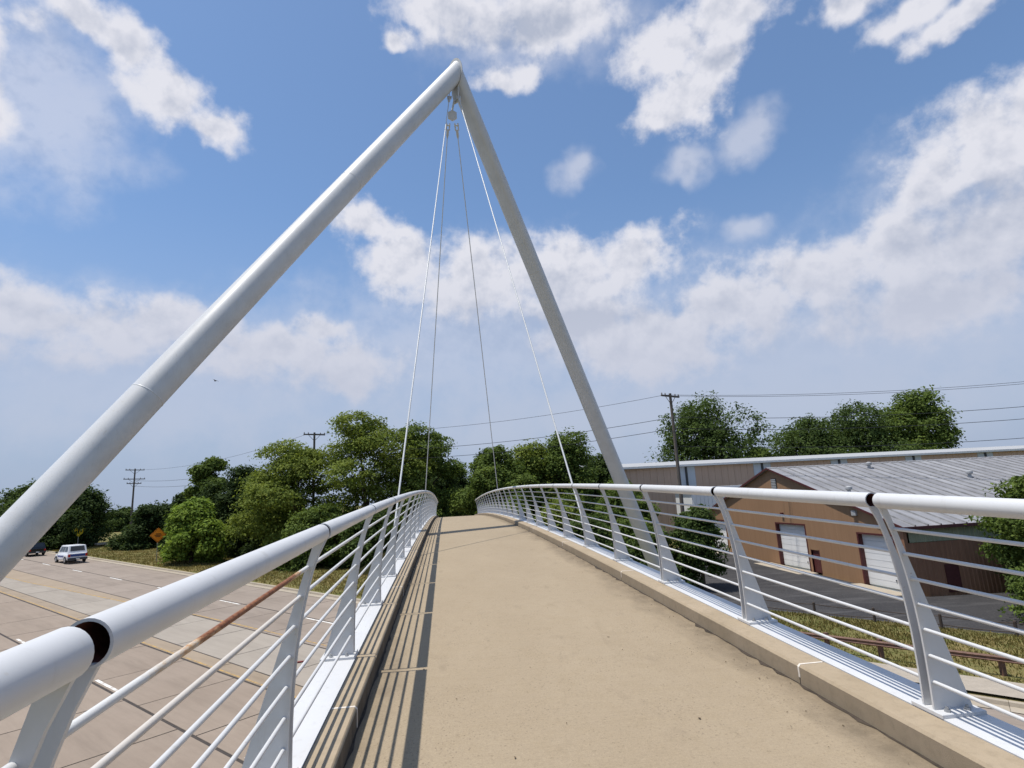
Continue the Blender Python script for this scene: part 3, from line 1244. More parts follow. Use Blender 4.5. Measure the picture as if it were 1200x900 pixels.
STAYS = [((.745, 24.55, 21.07), (-1.17, 12.29), 'near left white stay cable running from the mast top to the left deck edge'),
         ((.635, 24.80, 19.69), (-1.17, 30.9), 'far left stay cable dropping from the mast top beyond the left railing'),
         ((1.05, 24.80, 19.70), (3.17, 33.6), 'far right stay cable dropping from the mast top beyond the right railing'),
         ((1.18, 24.55, 21.09), (3.17, 12.64), 'near right white stay cable running from the mast top to the right railing')]
for top, (bx, by), lab in STAYS:
    t = Vector(top); b = Vector((bx, by, zd(by) - .02))
    root = empty('stay_cable', b)
    tag(root, lab, 'cable', 'stay cables of the footbridge')
    d = (t - b); Lc = d.length; d.normalize()
    m = MB(); m.tube([d * .75, d * (Lc - .45)], .021, 12); m.build('sheath', MT['cable'], root, True)
    m = MB(); m.tube([d * .28, d * .34, d * .70, d * .80], [.045, .055, .055, .033], 12); m.build('turnbuckle', MT['steel'], root, True)
    m = MB(); m.tube([d * (Lc - .62), d * (Lc - .5), d * (Lc - .22)], [.03, .065, .065], 12)
    e1 = d.cross(Vector((0, 1, 0))).normalized() * .075
    for q in (-1, 1):
        m.tube([d * (Lc - .25) + e1 * q, d * (Lc + .08) + e1 * q], .035, 8)
    m.tube([d * (Lc - .02) + e1 * 1.5, d * (Lc - .02) - e1 * 1.5], .04, 10)
    m.build('top_clevis', MT['paint'], root, True)
    sx = 1 if bx > 0 else -1
    m = MB()
    m.box(-sx * .14 if sx > 0 else -.16, .16 if sx > 0 else .14, -.012, .012, -.42, .10)
    m.tube([(0, -.06, .0), (0, .06, .0)], .03, 10)
    m.tube([(0, 0, 0), d * .32], .03, 10)
    m.build('anchor_plate', MT['paint'], root)
# lugs at the mast head the near stays pin to
for x in (.745, 1.18):
    m = MB()
    c = MI @ Vector((x, 24.6, 21.05))
    m.box(c.x - .015, c.x + .015, c.y - .10, c.y + .12, c.z - .12, c.z + .55)
    m.build('lug', MT['paint'], mast)

# ------------------------------------------------------------------ leaf litter and grit lying on the deck
m = MB()
for i in range(230):
    y = 1.6 + abs(random.gauss(0, 7.5))
    if random.random() < .6:
        x = XR - abs(random.gauss(0, .22)) - .01
    else:
        x = random.uniform(XL + .05, XR - .05)
    r = random.uniform(.003, .010) * (1.0 if random.random() < .93 else 2.0)
    a = random.uniform(0, PI)
    z = zd(y) + .005
    ca, sa = math.cos(a), math.sin(a)
    m.add([(x + ca * r, y + sa * r, z), (x - sa * r * .5, y + ca * r * .5, z + random.uniform(.001, .008)), (x - ca * r, y - sa * r, z + .001), (x + sa * r * .5, y - ca * r * .5, z + random.uniform(.001, .006))], [(0, 1, 2, 3)])
tag(m.build('leaf_litter', MT['litter']), 'scattered dry leaf bits and grit on the tan deck', 'litter', kind='stuff')

# ------------------------------------------------------------------ tan metal building
BX, BY0, BY1, BYM = 29.0, 34.15, 62.4, 48.25
ZE, ZR = -1.45, 2.92
BXE = 78.0


def tan_building():
    base = Vector((BX, BYM, G(BX, BYM)))
    root = empty('tan_building', base)
    tag(root, 'tan gabled metal workshop with white roll-up doors and grey ribbed roof', 'building')
    inv = Matrix.Translation(-base)

    def part(m, name, mt, parent=root, **k):
        m.v = [tuple(inv @ Vector(v)) for v in m.v]
        return m.build(name, MT[mt], parent, **k)
    doors = [(35.0, 38.3, -2.25), (44.2, 48.4, -1.95), (57.6, 61.2, -2.1)]
    man = (42.9, 44.0 - .15, -3.8)
    # gable wall cut round the openings
    ops = sorted([(34.95 + .05, 38.3, -2.25), (man[0], man[1], man[2]), (44.25, 48.4, -1.95), (57.6, 61.2, -2.1)])
    m = MB()

    def top(y):
        return ZR - (ZR - ZE) * abs(y - BYM) / (BYM - BY0) - .12
    def wallseg(y0, y1, z0=None):
        ys = [y0] + ([BYM] if y0 < BYM < y1 else []) + [y1]
        poly = [(y0, z0 if z0 is not None else G(BX, y0) - .4), (y1, z0 if z0 is not None else G(BX, y1) - .4)] + [(y, top(y)) for y in reversed(ys)]
        m.prism(poly, BX, BX + .18, 'x')
    cur = BY0
    for a, b, zt in ops:
        wallseg(cur, a)
        wallseg(a, b, zt)
        cur = b
    wallseg(cur, BY1)
    part(m, 'gable_wall', 'tan')
    # roll-up doors set back in the wall, slat by slat
    for a, b, zt in ((35.0, 38.3, -2.25), (44.25, 48.4, -1.95), (57.6, 61.2, -2.1)):
        m = MB()
        zb = G(BX, (a + b) / 2) + .19
        nsl = 8
        hh = (zt - zb) / nsl
        m.box(BX + .34, BX + .37, a, b, zb - .3, zt + .2)
        dr = part(m, 'rollup_door', 'doorw')
        for i in range(nsl):
            m2 = MB()
            m2.box(BX + .30, BX + .339, a + .03, b - .03, zb + i * hh + .012, zb + (i + 1) * hh - .012)
            part(m2, 'door_panel', 'doorw', dr)
        for y in (a, b):
            m2 = MB(); m2.box(BX - .02, BX + .30, y - .07, y + .07, zb - .2, zt)
            part(m2, 'door_jamb', 'maroon', dr)
        m2 = MB(); m2.box(BX - .025, BX + .24, a - .07, b + .07, zt, zt + .12)
        part(m2, 'door_head', 'maroon', dr)
        m2 = MB(); m2.ball((BX + .29, a + .7, zb + .55), .06, 8); part(m2, 'door_handle', 'darkmetal', dr)
    m = MB(); zb = G(BX, 43.4) + .17
    m.box(BX + .10, BX + .14, man[0], man[1], zb, man[2])
    md = part(m, 'man_door', 'maroon')
    for a, b in ((man[0] - .06, man[0]), (man[1], man[1] + .06)):
        m = MB(); m.box(BX - .02, BX + .1, a, b, zb, man[2] + .06); part(m, 'door_jamb', 'maroon', md)
    m = MB(); m.box(BX + .02, BX + .10, man[0] + .12, man[0] + .2, zb + 1.0, zb + 1.08); part(m, 'door_handle', 'steel', md)
    # side wall towards the bridge: ribbed metal with a pale green light strip under the eave
    def ribbed(name, x0, x1, z0f, z1, mt, yy):
        m = MB()
        pitch = .30
        n = int((x1 - x0) / pitch)
        prof = []
        for i in range(n):
            xa = x0 + i * pitch
            prof += [(xa, yy), (xa + .17, yy), (xa + .20, yy - .035), (xa + .27, yy - .035)]
        prof.append((x0 + n * pitch, yy))
        V = [(x, y, z0f) for x, y in prof] + [(x, y, z1) for x, y in prof]
        k = len(prof)
        m.add(V, [(i, i + 1, i + 1 + k, i + k) for i in range(k - 1)])
        return part(m, name, mt)
    ribbed('side_siding', BX + .02, BXE, -6.9, -2.62, 'rib', BY0)
    ribbed('light_strip', BX + .4, BXE, -2.60, ZE - .02, 'green', BY0 + .02)
    m = MB(); m.box(31.5, 32.45, BY0 - .05, BY0 + .05, -5.75, -4.05)
    part(m, 'side_door', 'maroon')
    m = MB(); m.box(BX - .03, BX + .22, BY0 - .05, BY0 + .16, -6.4, ZE - .1); part(m, 'corner_trim', 'rib')
    m = MB(); m.box(BX + .18, BXE, BY1 - .12, BY1, -6.9, ZE - .05); part(m, 'rear_siding', 'tan')
    m = MB(); m.prism([(BY0, -6.9), (BY1, -6.9), (BY1, ZE - .1), (BYM, ZR - .15), (BY0, ZE - .1)], BXE - .2, BXE, 'x'); part(m, 'end_wall', 'tan')
    # roof: near slope panel by panel with raised seams, far slope as one sheet
    rf = MB()
    sl = (ZR - ZE) / (BYM - BY0)
    ov = .35
    rf.prism([(BY0 - ov, ZE - ov * sl - .10), (BYM, ZR - .10), (BY1 + ov, ZE - ov * sl - .10), (BY1 + ov, ZE - ov * sl - .02), (BYM, ZR - .02), (BY0 - ov, ZE - ov * sl - .02)], BX - .25, BXE + .2, 'x')
    roof = part(rf, 'roof', 'roof')
    # one panel, shared
    w = .92
    pm = MB()
    yb, yt = BY0 - ov - .06, BYM - .06
    zb_, zt_ = ZE - (ov + .06) * sl, ZR - .06 * sl
    prof = [(0, .005), (w - .13, .005), (w - .10, .085), (w - .03, .085), (w - .004, .005)]
    V = [(x, yb, zb_ + h) for x, h in prof] + [(x, yt, zt_ + h) for x, h in prof]
    pm.add(V, [(i, i + 1, i + 6, i + 5) for i in range(4)])
    pm.m = [0, 1, 1, 1]
    pm.add([(0, yb, zb_ + .005), (w - .004, yb, zb_ + .005), (w - .004, yb, zb_ - .05), (0, yb, zb_ - .05)], [(0, 1, 2, 3)])
    pme = pm.mesh('roof_panel', [MT['roof'], MT['seam']])
    k = 0
    x = BX - .22
    while x < BXE - .6:
        o = obj('roof_panel', pme, roof, inv @ Matrix.Translation((x, 0, random.uniform(0, .006))))
        x += w
    m = MB(); m.prism([(BYM - .25, ZR - .035), (BYM, ZR + .05), (BYM + .25, ZR - .035), (BYM, ZR - .06)], BX - .27, BXE, 'x'); part(m, 'ridge_cap', 'roof', roof)
    m = MB(); m.box(BX - .27, BXE, BY0 - ov - .16, BY0 - ov - .07, ZE - ov * sl - .20, ZE - ov * sl - .015); part(m, 'gutter', 'maroon', roof)
    for s in (-1, 1):
        m = MB()
        ye = BYM + s * (BYM - BY0 + ov)
        ze = ZE - ov * sl
        m.prism([(BYM, ZR - .12), (BYM, ZR + .03), (ye, ze + .03), (ye, ze - .12)], BX - .285, BX - .255, 'x')
        part(m, 'barge_board', 'maroon', roof)
    # roof ventilators
    for vx, vy in ((43.3, 42.7), (30.5, 40.4), (37.5, 46.6)):
        zr = ZE + (vy - BY0) * sl
        m = MB()
        m.tube([(vx, vy, zr - .05), (vx, vy, zr + .32)], .13, 12)
        m.tube([(vx, vy, zr + .28), (vx, vy, zr + .34), (vx, vy, zr + .50), (vx, vy, zr + .58)], [.14, .25, .25, .06], 14)
        part(m, 'roof_vent', 'fascia', roof, smooth=True)
    # wall lamp boxes and gable vent
    for y, z, s_ in ((38.15, -.80, .22), (47.1, -1.1, .15)):
        m = MB(); m.box(BX - .16, BX - .005, y - s_, y + s_, z - s_ * .8, z + s_ * .8); part(m, 'wall_lamp', 'fascia' if s_ > .2 else 'maroon')
    m = MB(); m.box(BX - .05, BX - .005, 47.35, 48.15, 1.05, 1.95); gv = part(m, 'gable_vent', 'darkmetal')
    for i in range(6):
        m = MB(); m.box(BX - .09, BX - .051, 47.40, 48.10, 1.10 + i * .14, 1.19 + i * .14); part(m, 'louvre', 'fascia', gv)


tan_building()


def warehouse():
    y0, x0, x1 = 80.0, 17.0, 112.0
    base = Vector((x0 + 40, y0, G(x0 + 40, y0)))
    root = empty('warehouse', base)
    tag(root, 'long low warehouse with pinkish walls behind the tan building', 'warehouse')
    inv = Matrix.Translation(-base)

    def part(m, name, mt, parent=root):
        m.v = [tuple(inv @ Vector(v)) for v in m.v]
        return m.build(name, MT[mt], parent)
    zt = 4.55
    m = MB(); m.box(x0, x1, y0, y0 + 15, -8.5, zt)
    part(m, 'wall', 'pink')
    m = MB(); m.prism([(y0 - .55, zt + .02), (y0 - .55, zt + .30), (y0 - .45, zt + .34), (y0 + 7.5, zt + 1.15), (y0 + 15.5, zt + .34), (y0 + 15.5, zt + .02)], x0 - .6, x1 + .6, 'x')
    rf = part(m, 'roof', 'fascia')
    m = MB(); m.box(x0 - .6, x1 + .6, y0 - .66, y0 - .56, zt + .0, zt + .22); part(m, 'gutter', 'sidingw', rf)
    # bays: ribbed sheets, pale blue-grey panels and dark downpipes
    xs = [25.9, 35.1, 47.0, 59.5, 72.0, 84.5, 97.0]
    prev = x0 + .1
    for i, x in enumerate(xs + [x1]):
        n = max(1, int((x - 1.4 - prev) / 1.0))
        for k in range(n):
            a = prev + (x - 1.4 - prev) * k / n
            b = prev + (x - 1.4 - prev) * (k + 1) / n
            m = MB(); m.box(a + .02, b - .02, y0 - .05, y0 - .003, -8, zt - .02); part(m, 'siding_sheet', 'pink')
        if x == x1:
            break
        if i == 0:
            prev = x - 1.38
            continue
        for a, b in ((x - 1.36, x - .16), (x + .16, x + 1.36)):
            m = MB(); m.box(a, b, y0 - .07, y0 - .003, -8, zt - .02); part(m, 'light_panel', 'bluegrey')
        m = MB(); m.box(x - .13, x + .13, y0 - .22, y0 - .003, -8, zt - .05); part(m, 'downpipe', 'darkmetal')
        prev = x + 1.38


warehouse()


def annex():
    base = Vector((31, 67.5, G(31, 67.5)))
    root = empty('white_shed', base)
    tag(root, 'low white shed with flat roof between the warehouse and tan building', 'shed')
    m = MB(); m.box(-1, 9.5, 0, 5, -2, 6.45); m.build('wall', MT['sidingw'], root)
    for i in range(20):
        x = -.9 + i * .5
        m = MB(); m.box(x, x + .44, -.05, -.003, -1.5, 6.4); m.build('siding_board', MT['sidingw'], root)
    m = MB(); m.box(-1.3, 9.8, -.35, 5.3, 6.47, 6.72); m.build('roof', MT['sidingw'], root)


annex()


def far_house():
    p = Vector((-101, 128, 0)); p.z = ground_v(150)
    root = empty('brick_house', p, math.radians(40))
    tag(root, 'small far red brick house behind the mast leg at the left edge', 'house')
    m = MB(); m.box(-6, 6, -4, 4, -1, 3.2); m.prism([(-4, 3.2), (4, 3.2), (0, 5.2)], -6, 6, 'x'); m.build('wall', MT['brick'], root)
    for s in (-1, 1):
        m = MB(); m.prism([(s * 4.5, 2.98), (s * 4.5, 3.12), (0, 5.42), (0, 5.26)], -6.4, 6.4, 'x'); m.build('roof', MT['maroon'], root)
    for x in (-3.6, 0, 3.6):
        m = MB(); m.box(x - .7, x + .7, -4.05, -4.003, .9, 2.3); w = m.build('window', MT['sidingw'], root)
        m = MB(); m.box(x - .6, x + .6, -4.08, -4.052, 1.0, 2.2); m.build('pane', MT['winpane'], w)


far_house()

# ------------------------------------------------------------------ guard rail and post-and-cable fence on the right
def guardrail():
    u = 28.75
    root = empty('guardrail', R2(u, 0, .2))
    tag(root, 'rusty brown guard rail along the right-hand roadside grass', 'guard rail')
    inv = Matrix.Translation(-R2(u, 0, .2))
    w = [(0, .50), (.03, .515), (.07, .55), (.03, .595), (.03, .625), (.07, .67), (.03, .705), (0, .72)]
    for k in range(-6, 6):
        a, b = 9.0 + (k - 6) * 3.81, 9.0 + (k - 5) * 3.81
        if b > 9.2:
            continue
        m = MB()
        V = [inv @ R2(u - du - .06, v, .2 + h) for v in (a + .004, b - .004) for du, h in w]
        n = len(w)
        m.add(V, [(i, i + 1, i + 1 + n, i + n) for i in range(n - 1)])
        V2 = [inv @ R2(u - du - .052, v, .2 + h) for v in (a + .004, b - .004) for du, h in w]
        m.add(V2, [(i, i + n, i + 1 + n, i + 1) for i in range(n - 1)])
        m.build('beam', MT['brownrail'], root)
        for v in (a + .05, (a + b) / 2):
            m = MB()
            p0 = inv @ R2(u + .03, v, -.3); p1 = inv @ R2(u + .03, v, .98)
            m.box(p0.x - .075, p0.x + .075, p0.y - .075, p0.y + .075, p0.z, p1.z)
            m.build('post', MT['brownrail'], root)


def cable_fence():
    u = 35.1
    root = empty('cable_fence', R2(u, 0, .1))
    tag(root, 'low dark post-and-rail fence between the grass strip and car park', 'fence')
    inv = Matrix.Translation(-R2(u, 0, .1))
    vs = [12.2 - 2.72 * k for k in range(12)]
    for i, v in enumerate(vs):
        m = MB()
        p0 = inv @ R2(u, v, -.3); p1 = inv @ R2(u, v, .98)
        m.tube([p0, p1], .065, 8)
        m.tube([p1, p1 + Vector((0, 0, .03))], [.065, .03], 8)
        m.build('post', MT['darkwood'], root)
        if i:
            for h in (.52, .90):
                m = MB()
                a = inv @ R2(u, vs[i - 1], h); b = inv @ R2(u, v, h)
                mid = (a + b) / 2 - Vector((0, 0, .05))
                m.tube([a, (a + mid) / 2 - Vector((0, 0, .012)), mid, (b + mid) / 2 - Vector((0, 0, .012)), b], .022, 6)
                m.build('rail', MT['darkwood'], root)


guardrail()
cable_fence()

# ------------------------------------------------------------------ utility poles and wires
POLES = [(66.0, 36.0, 9.9, 'far', None),
         (20.2, 47.6, 9.9, 'near', 'wooden utility pole with short crossarm standing left of the tan building'),
         (-15.0, 68.0, 10.1, 'near', 'dark utility pole poking above the green trees left of the bridge'),
         (-56.5, 112.0, 10.1, 'double', 'utility pole with two crossarms beside the road at the left')]
LEV = [(9.72, .0), (9.72, .9), (7.75, .0), (6.75, .0), (5.2, 0)]
pole_pts = []
for px, py, zt, kind, lab in POLES:
    g = G(px, py)
    att = []
    nxt = Vector((-.86, .5, 0))
    arm = Vector((.5, .86, 0)) if kind != 'double' else Vector((.78, .62, 0))
    if kind == 'near':
        arm = Vector((.86, .5, 0))
    for h, o in LEV:
        z = zt - (9.9 - h)
        att.append(Vector((px, py, z)) + arm * (o if o == 0 else .75) + (arm * -.75 if (o == 0 and h > 9) else Vector((0, 0, 0))))
    pole_pts.append(att)
    if lab is None:
        lab = 'utility pole standing beyond the right edge near the tan roof'
    root = empty('utility_pole', (px, py, g))
    tag(root, lab, 'utility pole', 'utility poles carrying the wires')
    m = MB(); m.tube([(0, 0, -.5), (0, 0, (zt - g) * .5), (0, 0, zt - g)], [.19, .155, .115], 12); m.build('pole', MT['wood'], root, True)
    arms = [(-.25, 1.25 if kind != 'double' else 1.5)] + ([(-1.9, 1.7), (-2.7, 1.15)] if kind == 'double' else [])
    for dz, hw in arms:
        zz = zt - g + dz
        m = MB()
        a, b = arm * hw, arm * -hw
        pv = Vector((-arm.y, arm.x, 0)) * .06
        V = []
        for e in (a, b):
            for q in (pv, -pv):
                for z2 in (-.07, .07):
                    V.append(e + q + Vector((0, 0, zz + z2)))
        m.add(V, [(0, 1, 3, 2), (4, 6, 7, 5), (0, 4, 5, 1), (2, 3, 7, 6), (1, 5, 7, 3), (0, 2, 6, 4)])
        m.build('crossarm', MT['wood'], root)
        for s in (-1, -.6, .6, 1):
            m = MB(); c = arm * (hw * .94 * s)
            m.tube([c + Vector((0, 0, zz + .07)), c + Vector((0, 0, zz + .13)), c + Vector((0, 0, zz + .22)), c + Vector((0, 0, zz + .27))], [.03, .065, .055, .02], 8)
            m.build('insulator', MT['insul'], root)
        for s in (-1, 1):
            m = MB(); m.tube([arm * (hw * .55 * s) + Vector((0, 0, zz - .05)), Vector((0, 0, zz - .75))], .025, 6); m.build('brace', MT['wood'], root)
for i in range(3):
    for j in range(5):
        if i > 0 and j in (1, 4):
            continue
        a, b = pole_pts[i][j], pole_pts[i + 1][j]
        n = 18
        sag = (1.1, .9, 1.2)[i]
        pts = []
        for k in range(n + 1):
            t = k / n
            p = a.lerp(b, t)
            p.z -= sag * 4 * t * (1 - t)
            pts.append(p)
        m = MB(); m.tube(pts, .016 if j < 2 else .022, 5)
        nm = ('right of the near utility pole', 'over the trees behind the bridge', 'over the road trees at the left')[i]
        lv = ('top left', 'top right', 'second', 'third', 'lowest')[j]
        tag(m.build('overhead_wire', MT['black']), '%s overhead wire strung %s' % (lv, nm), 'wire', 'overhead wires')

# ------------------------------------------------------------------ road signs
def diamond(name, p, face, size, hgt, lab, heading, mark):
    root = empty(name, p, heading)
    tag(root, lab, 'sign')
    m = MB(); m.box(-.03, .03, .02, .07, -.3, hgt + size * .6); m.build('post', MT['steel'], root)
    r = size
    m = MB(); m.prism([(0, hgt - r), (r, hgt), (0, hgt + r), (-r, hgt)], -.015, .012); f = m.build('panel', MT[face], root)
    r2 = r * .93
    m = MB()
    V = [(0, -.019, hgt - r2), (r2, -.019, hgt), (0, -.019, hgt + r2), (-r2, -.019, hgt)]
    r3 = r * .88
    V += [(0, -.019, hgt - r3), (r3, -.019, hgt), (0, -.019, hgt + r3), (-r3, -.019, hgt)]
    m.add(V, [(i, (i + 1) % 4, (i + 1) % 4 + 4, i + 4) for i in range(4)]); m.build('border', MT['signblack'], f)
    m = MB()
    if mark == 'bar':
        for k, (a, b, z0) in enumerate(((-.30, .34, .12), (-.42, .42, -.06), (-.30, .26, -.24))):
            m.box(a * r, b * r, -.021, -.018, hgt + z0 * r, hgt + (z0 + .10) * r)
    else:
        m.add([(-.12 * r, -.02, hgt - .45 * r), (.06 * r, -.02, hgt - .45 * r), (.06 * r, -.02, hgt + .1 * r), (-.12 * r, -.02, hgt + .2 * r)], [(0, 1, 2, 3)])
        m.add([(-.12 * r, -.02, hgt + .2 * r), (.06 * r, -.02, hgt + .1 * r), (.32 * r, -.02, hgt + .22 * r), (.30 * r, -.02, hgt + .36 * r)], [(0, 1, 2, 3)])
        m.add([(.2 * r, -.02, hgt + .48 * r), (.28 * r, -.02, hgt + .08 * r), (.55 * r, -.02, hgt + .38 * r)], [(0, 1, 2)])
    m.build('legend', MT['signblack'], f)


p = R2(27.7, 71.2, .15)
diamond('warning_sign', p, 'orange', .82, 2.95, 'orange diamond roadwork sign in front of the round bright green tree', math.radians(38), 'bar')
p = R2(28.9, 101.5, .15)
diamond('warning_sign', p, 'ylw', .85, 2.6, 'yellow diamond curve sign above the white car', math.radians(36), 'curve')

# ------------------------------------------------------------------ vehicles
def vehicle(name, lab, p, heading, paint, L, W, H, hood, stripe):
    """origin under the middle; front towards +y"""
    root = empty(name, p, heading)
    tag(root, lab, 'car')
    w = W / 2
    y0, y1 = -L / 2, L / 2
    sill, belt = .34, H * .56
    # lower body: lofted with rounded nose, wheel arches left as dark cut-outs
    m = MB()
    sec = [(y0, .86, sill + .14, belt - .03), (y0 + .12, .97, sill + .04, belt), (y0 + .8, 1, sill, belt + .02), (0, 1, sill, belt),
           (y1 - hood, 1, sill, belt - .03), (y1 - .45, .97, sill, belt - .13), (y1 - .08, .86, sill + .04, belt - .24), (y1, .74, sill + .12, belt - .34)]
    V = []
    for y, k, z0, z1 in sec:
        ww = w * k
        V += [(-ww * .9, y, z0), (-ww, y, z0 + .14), (-ww, y, z1 - .12), (-ww * .93, y, z1), (ww * .93, y, z1), (ww, y, z1 - .12), (ww, y, z0 + .14), (ww * .9, y, z0)]
    n = 8
    F = [(i * n + k, i * n + (k + 1) % n, (i + 1) * n + (k + 1) % n, (i + 1) * n + k) for i in range(len(sec) - 1) for k in range(n)]
    F += [tuple(range(n)), tuple(range((len(sec) - 1) * n, len(sec) * n))]
    m.add(V, F)
    body = m.build('body', MT[paint], root, True, 35)
    # cabin
    ca, cb = y0 + .10, y1 - hood + .15
    m = MB()
    V = []
    for y, k, z in ((ca, .93, belt - .02), (cb, .93, belt - .05), (cb - .75, .80, H - .02), (ca + .28, .80, H - .03)):
        V += [(-w * k, y, z), (w * k, y, z)]
    V += [(-w * .70, cb - .95, H + .03), (w * .70, cb - .95, H + .03), (-w * .70, ca + .5, H + .02), (w * .70, ca + .5, H + .02)]
    m.add(V, [(0, 1, 7, 6), (2, 4, 5, 3), (0, 6, 4, 2), (1, 3, 5, 7), (4, 8, 9, 5), (6, 7, 11, 10), (4, 6, 10, 8), (5, 9, 11, 7), (8, 10, 11, 9)])
    cab = m.build('cabin', MT[paint], root, True, 30)

    def lerp(a, b, t):
        return Vector(a).lerp(Vector(b), t)

    def pane(q, a0, a1, b0, b1, off, name='window'):
        A, B, Cc, D = [Vector(V[i]) for i in q]        # A-B lower edge, D-C upper edge
        f = lambda s, t: (A.lerp(B, s)).lerp(D.lerp(Cc, s), t) + Vector(off)
        mm = MB(); mm.add([f(a0, b0), f(a1, b0), f(a1, b1), f(a0, b1)], [(0, 1, 2, 3)])
        mm.build(name, MT['glass'], cab)
    pane((0, 1, 7, 6), .10, .90, .30, .92, (0, -.012, .0), 'rear_window')
    pane((2, 3, 5, 4), .06, .94, .12, .92, (0, .012, .004), 'windscreen')
    for q, sx in (((0, 2, 4, 6), -1), ((1, 3, 5, 7), 1)):
        pane(q, .08, .36, .25, .9, (sx * .012, 0, 0))
        pane(q, .40, .64, .25, .9, (sx * .012, 0, 0))
        pane(q, .67, .93, .25, .9, (sx * .012, 0, 0))
    # wheels
    for sx in (-1, 1):
        for y in (y0 + .85, y1 - .95):
            r = .37
            m = MB(); m.tube([(sx * (w - .20), y, r), (sx * (w - .19), y, r), (sx * (w - .01), y, r), (sx * (w + .012), y, r)], [r - .03, r, r, r - .04], 20)
            ty = m.build('tyre', MT['tyre'], root, True)
            m = MB(); m.tube([(sx * (w + .005), y, r), (sx * (w + .02), y, r)], [r * .62, r * .56], 14); m.build('rim', MT['rim'], ty)
            m = MB()
            arch = [(y + (r + .07) * math.cos(PI * k / 10), r + (r + .07) * math.sin(PI * k / 10)) for k in range(11)]
            m.prism(arch, sx * (w + .001), sx * (w + .006), 'x'); m.build('wheel_arch', MT['tyre'], body)
    m = MB(); m.box(-w * .95, w * .95, y0 - .09, y0 + .06, sill + .02, sill + .26); m.build('bumper', MT['darkmetal'], root)
    m = MB(); m.box(-w * .9, w * .9, y1 - .10, y1 + .04, sill + .02, sill + .24); m.build('bumper', MT['darkmetal'], root)
    for sx in (-1, 1):
        a, b = sorted((sx * w * .72, sx * w * .93))
        m = MB(); m.box(a, b, y0 - .02, y0 + .1, belt - .40, belt - .08); m.build('tail_lamp', MT['tail'], root)
        m = MB(); m.box(min(sx * w, sx * (w + .2)), max(sx * w, sx * (w + .2)), y1 - hood - .1, y1 - hood + .08, belt + .02, belt + .2); m.build('wing_mirror', MT['darkmetal'], root)
        a, b = sorted((sx * w * .5, sx * w * .78))
        m = MB(); m.box(a, b, y1 - .16, y1 - .03, belt - .52, belt - .36); m.build('headlight', MT['plate'], root)
    m = MB(); m.box(-.17, .17, y0 - .11, y0 - .091, sill + .08, sill + .20); m.build('number_plate', MT['plate'], root)
    if stripe:
        m = MB(); m.box(-w * .70, w * .70, y0 - .035, y0 + .06, belt - .36, belt - .12); m.build('stripe', MT['blue'], root)
        for sx in (-1, 1):
            m = MB(); m.box(min(sx * (w + .001), sx * (w + .008)), max(sx * (w + .001), sx * (w + .008)), y0 + 1.3, y1 - 1.5, belt - .42, belt - .22); m.build('stripe', MT['blue'], root)


hd = math.atan2(EV.y, EV.x) - PI / 2
vehicle('car', 'white station-wagon car with blue stripe driving away on the road', R2(23.2, 83.5, .0), hd, 'carw', 4.9, 1.98, 1.98, 1.3, True)
vehicle('car', 'black car ahead, partly hidden behind the mast leg', R2(23.2, 99.0, .0), hd, 'carb', 4.6, 1.9, 1.65, 1.3, False)

m = MB()
pr = R2(15.6, 24.4, .004)
c = []
for k in range(13):
    t = -1 + 2 * k / 12
    c.append((t * .42, .11 * (1 - t * t) + .01))
pts = c + [(x, -y * .35) for x, y in reversed(c)]
m.prism([(x, y) for x, y in pts], .0, .035, 'z')
o = m.build('rubber_strip', MT['redrub'])
o.location = (-6.79, 28.27, G(-6.79, 28.27) + .012); o.rotation_euler = (0, 0, math.radians(20))
tag(o, 'dark red curved scrap lying on the pale centre lane', 'debris')

# a bird far off against the sky
m = MB()
m.ball((0, 0, 0), .11, 8, (.55, 1.5, .55))
for s in (-1, 1):
    m.add([(0, .09, .02), (s * .20, .05, .09), (s * .36, -.05, .04), (s * .18, -.07, .06), (0, -.08, .02), (0, .08, 0), (s * .20, .04, .075), (s * .36, -.05, .035), (s * .18, -.07, .05), (0, -.07, 0)],
          [(0, 1, 3, 4), (1, 2, 3), (5, 9, 8, 6), (6, 8, 7), (0, 5, 6, 1), (1, 6, 7, 2), (2, 7, 8, 3), (3, 8, 9, 4)])
m.add([(-.03, -.14, .0), (.03, -.14, .0), (.07, -.27, .0), (-.07, -.27, .0), (0, -.2, .02)], [(0, 1, 4), (1, 2, 4), (2, 3, 4), (3, 0, 4), (0, 3, 2, 1)])
o = m.build('bird', MT['bird'])
o.location = (-21.2, 54.8, 13.7); o.rotation_euler = (.1, .2, 1.0)
tag(o, 'small dark bird in the sky below the mast', 'bird')

